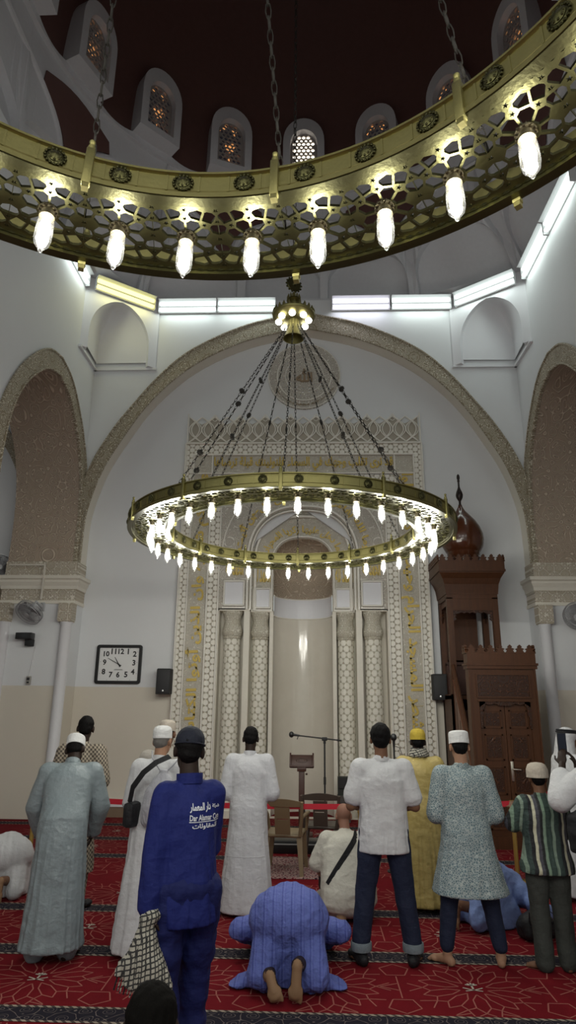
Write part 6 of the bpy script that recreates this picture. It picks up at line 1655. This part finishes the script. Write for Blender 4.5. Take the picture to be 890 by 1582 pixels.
# ---- 7 kneeling man, cream shirt
p = person('bald man in a cream shirt kneeling on the carpet with a strap across his back', .34, 6.84, R_(6))
J = kneel_pose(1.66, 14, .2, 8); J.elb = [q + V3(sd * .07, 0, 0) for q, sd in zip(J.elb, (-1, 1))]; J.headR = Matrix.Rotation(-R_(20), 3, 'X')
J.sh = [q + V3(sd * .02, 0, 0) for q, sd in zip(J.sh, (-1, 1))]
J.pel.x += .0
mbx = MB()
me = body_mesh(J, 1.05, feet=False)
skin(p, me, skin_mat('ruddy_skin', (.26, .13, .09))); add_eyes(p, J, J.s)
for i, sd in ((0, -1), (1, 1)):
    mb = MB(); sole_foot(mb, V3(sd * .05, -.10, .10), V3(sd * .13 + .02, -.20, .045), .95, V3(sd * .2, -.8, .6).normalized()); fm_ = remeshed(mb, .007, 2, 'foot'); skin(p, fm_, SOLE, 'foot')
mb = MB(); s = J.s; upper(mb, J, 1.27)
mb.loft([(V3(0, -.02, .10), .22, .18), (V3(0, -.02, .16), .265, .20), (J.pel + V3(0, -.01, .02), .262, .20), (J.waist, .25, .185, J.R), (J.chest, .235, .155, J.R2)], 40, 0, 2.3)
for i in (0, 1): sleeve(mb, J, i, .095, .092, .08, .44)
me = remeshed(mb, .010, 5, 'shirt'); folds(me, (0, 0), .1, .6, .008, 51, 6, 1.2); c7 = cloth(p, 'shirt', me, F_CREAM); 
mb = MB(); mb.ell(V3(0, -.02, .13), (.23, .19, .10), None, 20, 12)
for i in (0, 1): mb.chain([J.hip[i], J.kne[i], V3(J.ank[i].x, J.ank[i].y, .09)], [.12, .09, .075], 16)
cloth(p, 'trousers', remeshed(mb, .012, 4, 'trousers'), fabric('light_grey_trousers', (.36, .34, .31), .85))
bv7 = BVHTree.FromPolygons([v.co.copy() for v in c7.data.vertices], [tuple(q.vertices) for q in c7.data.polygons])
b = thing('shoulder_bag', 'black bag strap slung across the back of the kneeling man in cream', 'bag', (.34, 6.84, 0), R_(6))
pts = []
for k in range(16):
    t = k / 15; u = -.205 + .36 * t; z = .33 + .46 * t ** .9; h = bv7.ray_cast(V3(u, -1, z), V3(0, 1, 0))
    if h[0] is not None: pts.append(h[0] + V3(0, -.006, 0))
mb = MB(); mb.band(pts, .05, .006, lambda i: (.75, 0, -.65)); mb.build('strap', F_BLACK, b, 40)
mb = MB(); mb.bbox(-.24, -.12, .22, .34, .18, .36, .03); mb.build('pouch', F_BLACK, b, 40)
# ---- 8 white T-shirt and jeans
p = person('young man in a white T-shirt and dark jeans, seen from behind', .585, 5.80, R_(0))
J = stand_pose(1.78, 0, .20, 5, shw=.175)
for i, sd in ((0, -1), (1, 1)): J.elb[i] = J.sh[i] + V3(sd * .085, -.02, -.29); J.wri[i] = J.elb[i] + V3(-sd * .18, .17, .03)
J.headR = Matrix.Rotation(-R_(14), 3, 'X')
skin(p, body_mesh(J, feet=True), SK_MID); add_eyes(p, J, J.s); hair(p, J, M_HAIR, 1.10)
shirt(p, J, .79, F_WHITE, 1.03, .37, 'tshirt', .008, 61, (.205, .155), sl=(.082, .082, .08)); collar(p, J, F_WHITE, .066, .012)
trousers(p, J, F_NAVY, .14, r=(.108, .082, .070)); shoes(p, J, F_BLACK)
for i in (0, 1):
    mb = MB(); c = J.ank[i]; mb.lathe([(.078, .10), (.082, .11), (.082, .15), (.078, .16), (.07, .16), (.07, .10), (.078, .10)], 24, (c.x, c.y, 0), None, 0, False); mb.build('jeans_cuff', F_CUFF, p, 40)
# ---- 9 gold robe
p = person('man in a gold robe, mustard cap and checked neck scarf, glasses showing at the sides', 1.13, 7.27, R_(-2))
J = stand_pose(1.68, 2, .10, 8, shw=.18)
for i, sd in ((0, -1), (1, 1)): J.elb[i] = J.sh[i] + V3(sd * .07, -.02, -.28); J.wri[i] = J.elb[i] + V3(-sd * .20, .18, .0)
J.headR = Matrix.Rotation(-R_(16), 3, 'X')
skin(p, body_mesh(J), SK_DARK); add_eyes(p, J, J.s); hair(p, J, M_HAIR, 1.0)
robe(p, J, .045, F_GOLD, 1.06, (.26, .21), 'robe', .012, 71, 10, sl=(.10, .10, .095), end=.95); kufi(p, J, F_MUST, .075, .045, 12, .088)
mb = MB(); c = J.neck + V3(0, .01, .03)
for k in range(3): mb.torus(c + V3(0, 0, -.028 + .026 * k), .082 - .008 * k, .026, Matrix.Rotation(R_(-6 + 6 * k), 3, 'X'), 28, 8)
me = remeshed(mb, .008, 2, 'neck_scarf'); crease(me, .006, 4, (25, 25, 40)); cloth(p, 'neck_scarf', me, F_SCARF)
mb = MB()
for sd in (-1, 1): mb.tube([J.head + J.headR @ V3(sd * .082, -.03, .0), J.head + J.headR @ V3(sd * .088, .03, .012), J.head + J.headR @ V3(sd * .084, .09, .012)], .003, 6); mb.torus(J.head + J.headR @ V3(sd * .034, .10, .008), .026, .003, J.headR @ Matrix.Rotation(PI / 2, 3, 'X'), 20, 6)
mb.tube([J.head + J.headR @ V3(-.008, .104, .012), J.head + J.headR @ V3(.008, .104, .012)], .003, 6); mb.build('glasses', M_BLK, p, 60)
# ---- 10 printed kurta
p = person('barefoot man in a printed blue grey tunic and white cap', 1.255, 5.83, R_(0))
J = stand_pose(1.72, 1, .205, 6, shw=.172)
for i, sd in ((0, -1), (1, 1)): J.elb[i] = J.sh[i] + V3(sd * .065, -.02, -.29); J.wri[i] = J.elb[i] + V3(-sd * .19, .19, .03)
J.headR = Matrix.Rotation(-R_(16), 3, 'X')
J.toe = [V3(-.75, .8, 0).normalized(), V3(.25, 1, 0).normalized()]
skin(p, body_mesh(J), SK_LIGHT); add_eyes(p, J, J.s); hair(p, J, M_HAIR, .97)
robe(p, J, .50, F_PRINT, 1.03, (.30, .21), 'tunic', .010, 81, 7, end=.55, sl=(.095, .088, .08), hips=(.20, .155)); collar(p, J, F_PRINT, .066, .02); kufi(p, J, F_KNIT, .095, .012, 6, .088)
trousers(p, J, F_NAVY, .12, r=(.105, .078, .058))
# ---- 11 man bowed on the floor in light blue
def sujud(p, s, gown, skinm, ex=.42, name='gown', seed=1, amp=.008, split=True, sole=SOLE, rump=.36, spread_cloth=True, vox=.012, dark=None):
    # body bowed to the floor, facing +y; feet at the back (y<0)
    mb = MB(); pel = V3(0, .22, .385) * s; chest = V3(0, .58, .25) * s; nk = V3(0, .74, .19) * s; hd = V3(0, .88, .13) * s
    mb.ell(pel, (.17 * s, .15 * s, .14 * s)); mb.cap(pel, chest, .135 * s, .13 * s, 16); mb.cap(chest, nk, .10 * s, .06 * s, 14)
    HR = Matrix.Rotation(-R_(118), 3, 'X'); head(mb, hd, HR, s); mb.cap(nk, hd, .058 * s, .055 * s)
    sh = [V3(sd * .18, .66, .20) * s for sd in (-1, 1)]; el = [V3(sd * ex, .58, .20) * s for sd in (-1, 1)]; wr = [V3(sd * .26, .90, .035) * s for sd in (-1, 1)]
    kn = [V3(sd * .15, .46, .07) * s for sd in (-1, 1)]; an = [V3(-.115, -.04, .13) * s, V3(.065, -.07, .20) * s]
    for i, sd in ((0, -1), (1, 1)):
        mb.chain([chest, sh[i], el[i], wr[i]], [.08 * s, .055 * s, .042 * s, .028 * s], 14); hand(mb, wr[i], V3(-sd * .15, 1, -.05), V3(0, 0, -1), s, .1, (1, -1)[i])
        mb.chain([pel + V3(sd * .09 * s, 0, 0), kn[i], an[i]], [.10 * s, .062 * s, .042 * s], 14)
        sole_foot(mb, an[i] + V3(0, -.02, .03) * s, (V3(-.06, -.13, .022), V3(.05, -.12, .022))[i] * s, s * 1.0)
    bo = skin(p, remeshed(mb, .008, 2, 'body'), skinm); bo.data.materials.append(sole)
    for q in bo.data.polygons:
        if q.center.y < .03 * s and q.normal.y < -.35 and q.center.z < .30 * s: q.material_index = 1
    for sd in (-1, 1): mb = MB(); mb.ell(hd + HR @ V3(sd * .031 * s, .079 * s, .012 * s), .0115 * s, None, 10, 8); mb.build('eye', M_EYE, p, 60)
    mb = MB(); mb.ell(hd + HR @ V3(0, -.02, .03), (.082 * s, .098 * s, .094 * s), HR, 20, 14); mb.build('hair', M_HAIR, p, 60)
    mb = MB()
    mb.ell(pel + V3(0, 0, -.01), (.275 * s, .21 * s, .185 * s), None, 28, 18); mb.ell(pel + V3(-.10 * s, 0, -.005), (.16 * s, .19 * s, .185 * s), None, 20, 14); mb.ell(pel + V3(.10 * s, 0, -.005), (.16 * s, .19 * s, .185 * s), None, 20, 14); mb.cap(pel + V3(0, .05, 0), chest, .205 * s, .165 * s, 24); mb.ell(chest, (.23 * s, .16 * s, .14 * s), None, 24, 14); mb.cap(chest, nk, .13 * s, .075 * s)
    for i, sd in ((0, -1), (1, 1)):
        mb.cap(chest, sh[i], .11 * s, .10 * s); mb.cap(sh[i], el[i], .09 * s, .082 * s); mb.cap(el[i], wr[i], .078 * s, .055 * s)
        mb.cap(pel + V3(sd * .10 * s, -.0, -.04), kn[i], .15 * s, .10 * s, 18); mb.cap(kn[i], V3(sd * .15, .05, .085) * s, .10 * s, .082 * s, 18)
        mb.cap(pel + V3(sd * .12 * s, -.06, -.10), V3(sd * .175, .04, .10) * s, .11 * s, .09 * s, 18)
        if spread_cloth:
            mb.ell(V3(sd * .30, .20, .018) * s, (.085 * s, .15 * s, .016 * s), Matrix.Rotation(sd * .5, 3, 'Z')); mb.cap(V3(sd * .17, .10, .06) * s, V3(sd * .34, .12, .018) * s, .05 * s, .016 * s)
    mb.loft([(V3(0, .30, .01) * s, .25 * s, .21 * s), (V3(0, .30, .15) * s, .245 * s, .22 * s), (V3(0, .27, .30) * s, .235 * s, .22 * s), (pel, .22 * s, .19 * s)], 36, 0, 2.6)
    me = remeshed(mb, vox, 6, name)
    n = len(me.vertices); co = np.empty(n * 3, np.float32); me.vertices.foreach_get('co', co); co = co.reshape(-1, 3)
    co[:, 2] = np.maximum(co[:, 2], .006); me.vertices.foreach_set('co', co.ravel()); me.update()
    displace(me, lambda c, no: amp * 1.7 * (np.sin(c[:, 0] * 34 + 2.5 * vnoise(c * np.array([3, 2, 2]), seed)) * np.clip(.75 - c[:, 2] / s, .1, 1) * .55 + (.4 - np.abs(vnoise(c * np.array([9, 4, 6]), seed + 2))) * 1.1) * (c[:, 2] > .012))
    return cloth(p, name, me, gown)
p = person('man in light blue bowed to the floor behind the printed tunic', 1.36, 6.72, R_(-62))
sujud(p, 1.0, F_LBLUE, SK_MID, .36, 'shirt', 91, spread_cloth=False, rump=.4)
b = thing('black_bag', 'black bag lying on the carpet beside the bowed man in light blue', 'bag', (1.94, 6.45, 0), R_(20))
mb = MB(); mb.ell(V3(0, 0, .11), (.17, .12, .11), None, 20, 12); mb.bbox(-.15, .15, -.10, .10, .01, .14, .04); me = remeshed(mb, .010, 3, 'sack'); crease(me, .008, 8); cloth(b, 'sack', me, F_BLACK)
mb = MB(); mb.band([(-.12, -.08, .14), (-.14, -.12, .24), (0, -.14, .27), (.12, -.12, .20), (.13, -.08, .12)], .03, .005, (0, 1, .2)); mb.build('strap', F_BLACK, b, 40)
# ---- 12 boy
p = person('boy in a green and black striped shirt and beige cap raising his left arm', 1.86, 5.76, R_(0))
J = stand_pose(1.47, 0, .09, 6, shw=.168)
J.elb[0] = J.sh[0] + V3(-.085, .06, -.17); J.wri[0] = J.elb[0] + V3(.06, .18, .10); J.elb[1] = J.sh[1] + V3(.05, .04, -.22); J.wri[1] = J.elb[1] + V3(-.10, .18, .06)
J.headR = Matrix.Rotation(-R_(6), 3, 'X') @ Matrix.Rotation(R_(-6), 3, 'Z')
J.toe = [V3(-.8, .7, 0).normalized(), V3(.3, 1, 0).normalized()]
skin(p, body_mesh(J, 1.05), SK_MID); add_eyes(p, J, J.s); hair(p, J, M_HAIR, .97)
shirt(p, J, .67, F_BOY, 1.08, .46, 'shirt', .007, 95, (.205, .15), sl=(.095, .088, .08)); collar(p, J, F_BOY, .064, .012); kufi(p, J, F_BEIGE, .085, .055, 4, .106, z0=.005)
trousers(p, J, F_OLIVE, .04, r=(.115, .09, .085))
# ---- 13 man in a white headcloth
p = person('man in a white headcloth with a black cord, turned sideways to the right', 2.80, 7.72, R_(-78))
J = stand_pose(1.70, 2, .10, 4); J.headR = Matrix.Rotation(-R_(4), 3, 'X')
for i, sd in ((0, -1), (1, 1)): J.elb[i] = J.sh[i] + V3(sd * .05, .0, -.28); J.wri[i] = J.elb[i] + V3(-sd * .12, .20, .04)
skin(p, body_mesh(J), SK_MID); add_eyes(p, J, J.s)
robe(p, J, .05, F_WHITE, 1.0, (.25, .22), 'robe', .009, 99, 8); collar(p, J, F_WHITE)
mb = MB(); c = J.head; R = J.headR
mb.ell(c + R @ V3(0, -.02, .045), (.092, .112, .088), R, 24, 14)
mb.loft([(c + V3(0, -.085, -.40), .21, .10), (c + V3(0, -.075, -.28), .19, .105), (c + V3(0, -.06, -.14), .135, .10), (c + V3(0, -.045, -.02), .105, .10), (c + V3(0, -.03, .05), .094, .10)], 32)
me = remeshed(mb, .008, 4, 'headcloth'); folds(me, (c.x, c.y - .05), c.z - .4, c.z + .02, .012, 13, 8, .4, .0); cloth(p, 'headcloth', me, F_WHITE)
mb = MB()
for k in (0, 1): mb.torus(c + R @ V3(0, -.02, .078 + .018 * k), .088 - .004 * k, .011, R, 32, 8, 0, 1, 1.2)
mb.build('head_cord', F_BLACK, p, 60)
# ---- 14 man with the phone
p = person('man in a white robe raising a phone, cut off by the right photo edge', 2.235, 5.45, R_(14), None)
J = stand_pose(1.76, 0, .10, 2); J.headR = Matrix.Rotation(R_(4), 3, 'X')
J.elb[0] = J.sh[0] + V3(-.16, .06, -.16); J.wri[0] = J.elb[0] + V3(.13, .13, .24); J.hdir[0] = V3(.25, .25, 1)
J.elb[1] = J.sh[1] + V3(.10, .14, -.17); J.wri[1] = J.elb[1] + V3(-.22, .22, .22); J.hdir[1] = V3(-.3, .3, 1)
skin(p, body_mesh(J, curl=(.8, .8), palm=(V3(.8, .6, 0), V3(-.8, .6, 0))), SK_DARK); add_eyes(p, J, J.s); hair(p, J, M_HAIR, .97)
robe(p, J, .32, F_WHITE, 1.0, (.25, .22), 'robe', .012, 105, 8, end=.80, sl=(.095, .095, .085)); trousers(p, J, F_WHITE, .1); shoes(p, J, F_BLACK); collar(p, J, F_WHITE)
w = Matrix.Rotation(R_(14), 3, 'Z') @ (J.wri[0] + V3(.05, .05, .10)) + V3(2.235, 5.45, 0)
b = thing('mobile_phone', 'dark phone held up at the right photo edge', 'phone', tuple(w), R_(14))
mb = MB(); mb.bbox(-.04, .04, -.005, .005, -.02, .14, .004); mb.build('case', M_BLK, b, 30)
mb = MB(); mb.box(-.036, .036, -.0065, -.005, -.012, .132); mb.build('screen', plain('phone_screen', (.03, .035, .05), .1), b, 0)
b = thing('shoulder_bag', 'black shoulder bag at the hip of the man raising a phone', 'bag', (2.02, 5.33, .86), R_(20))
mb = MB(); mb.ell(V3(0, 0, .17), (.12, .10, .17), None, 18, 12); mb.bbox(-.11, .11, -.085, .085, .02, .30, .04); me = remeshed(mb, .010, 3, 'pouch'); crease(me, .006, 6); cloth(b, 'pouch', me, F_BLACK)
mb = MB(); mb.band([(-.02, -.06, .30), (.05, -.09, .42), (.15, -.08, .54), (.24, -.02, .62), (.27, .06, .645)], .04, .005, lambda i: (.8, .1, -.55)); mb.build('strap', F_BLACK, b, 40)
# ---- 15 man in white bowed at the far left
p = person('man in white bowed to the floor at the left photo edge', -3.16, 7.20, R_(6))
sujud(p, 1.0, F_WHITE, SK_MID, .36, 'robe', 111, spread_cloth=False)
# ---- 16 dark head at the lower edge
p = person('close dark head with short hair at the lower photo edge', -.475, 2.10, R_(0), None)
J = kneel_pose(1.72, 8, .16, 10, .09); d = V3(0, -J.head.y, 0)
J.headR = Matrix.Rotation(-R_(22), 3, 'X')
skin(p, body_mesh(J, feet=False), SK_DARK); add_eyes(p, J, J.s); hair(p, J, plain('cropped_black_hair', (.004, .0035, .003), .9, spec=.08, nz=.006, nscale=300), 1.0)
mb = MB(); upper(mb, J, 1.05); mb.loft([(V3(0, 0, .12), .20, .17), (J.pel, .20, .16), (J.waist, .19, .145, J.R), (J.chest, .195, .14, J.R2)], 36)
for i in (0, 1): sleeve(mb, J, i, .09, .08, .06, .9)
cloth(p, 'shirt', remeshed(mb, .012, 5, 'shirt'), F_DKGREY)
mb = MB(); mb.ell(V3(0, 0, .20), (.20, .18, .16), None, 20, 12)
for i in (0, 1): mb.chain([J.hip[i], J.kne[i], V3(J.ank[i].x, J.ank[i].y, .085)], [.12, .095, .08], 16)
cloth(p, 'trousers', remeshed(mb, .012, 4, 'trousers'), F_BLACK)
# ---- 17 man in the blue striped gown, bowed to the floor
p = person('man in a blue striped gown bowed to the floor, bare soles towards the camera', -.165, 5.17, R_(0), None)
sujud(p, 1.08, F_STRIPE, SK_DARK, .365, 'gown', 121, .007)
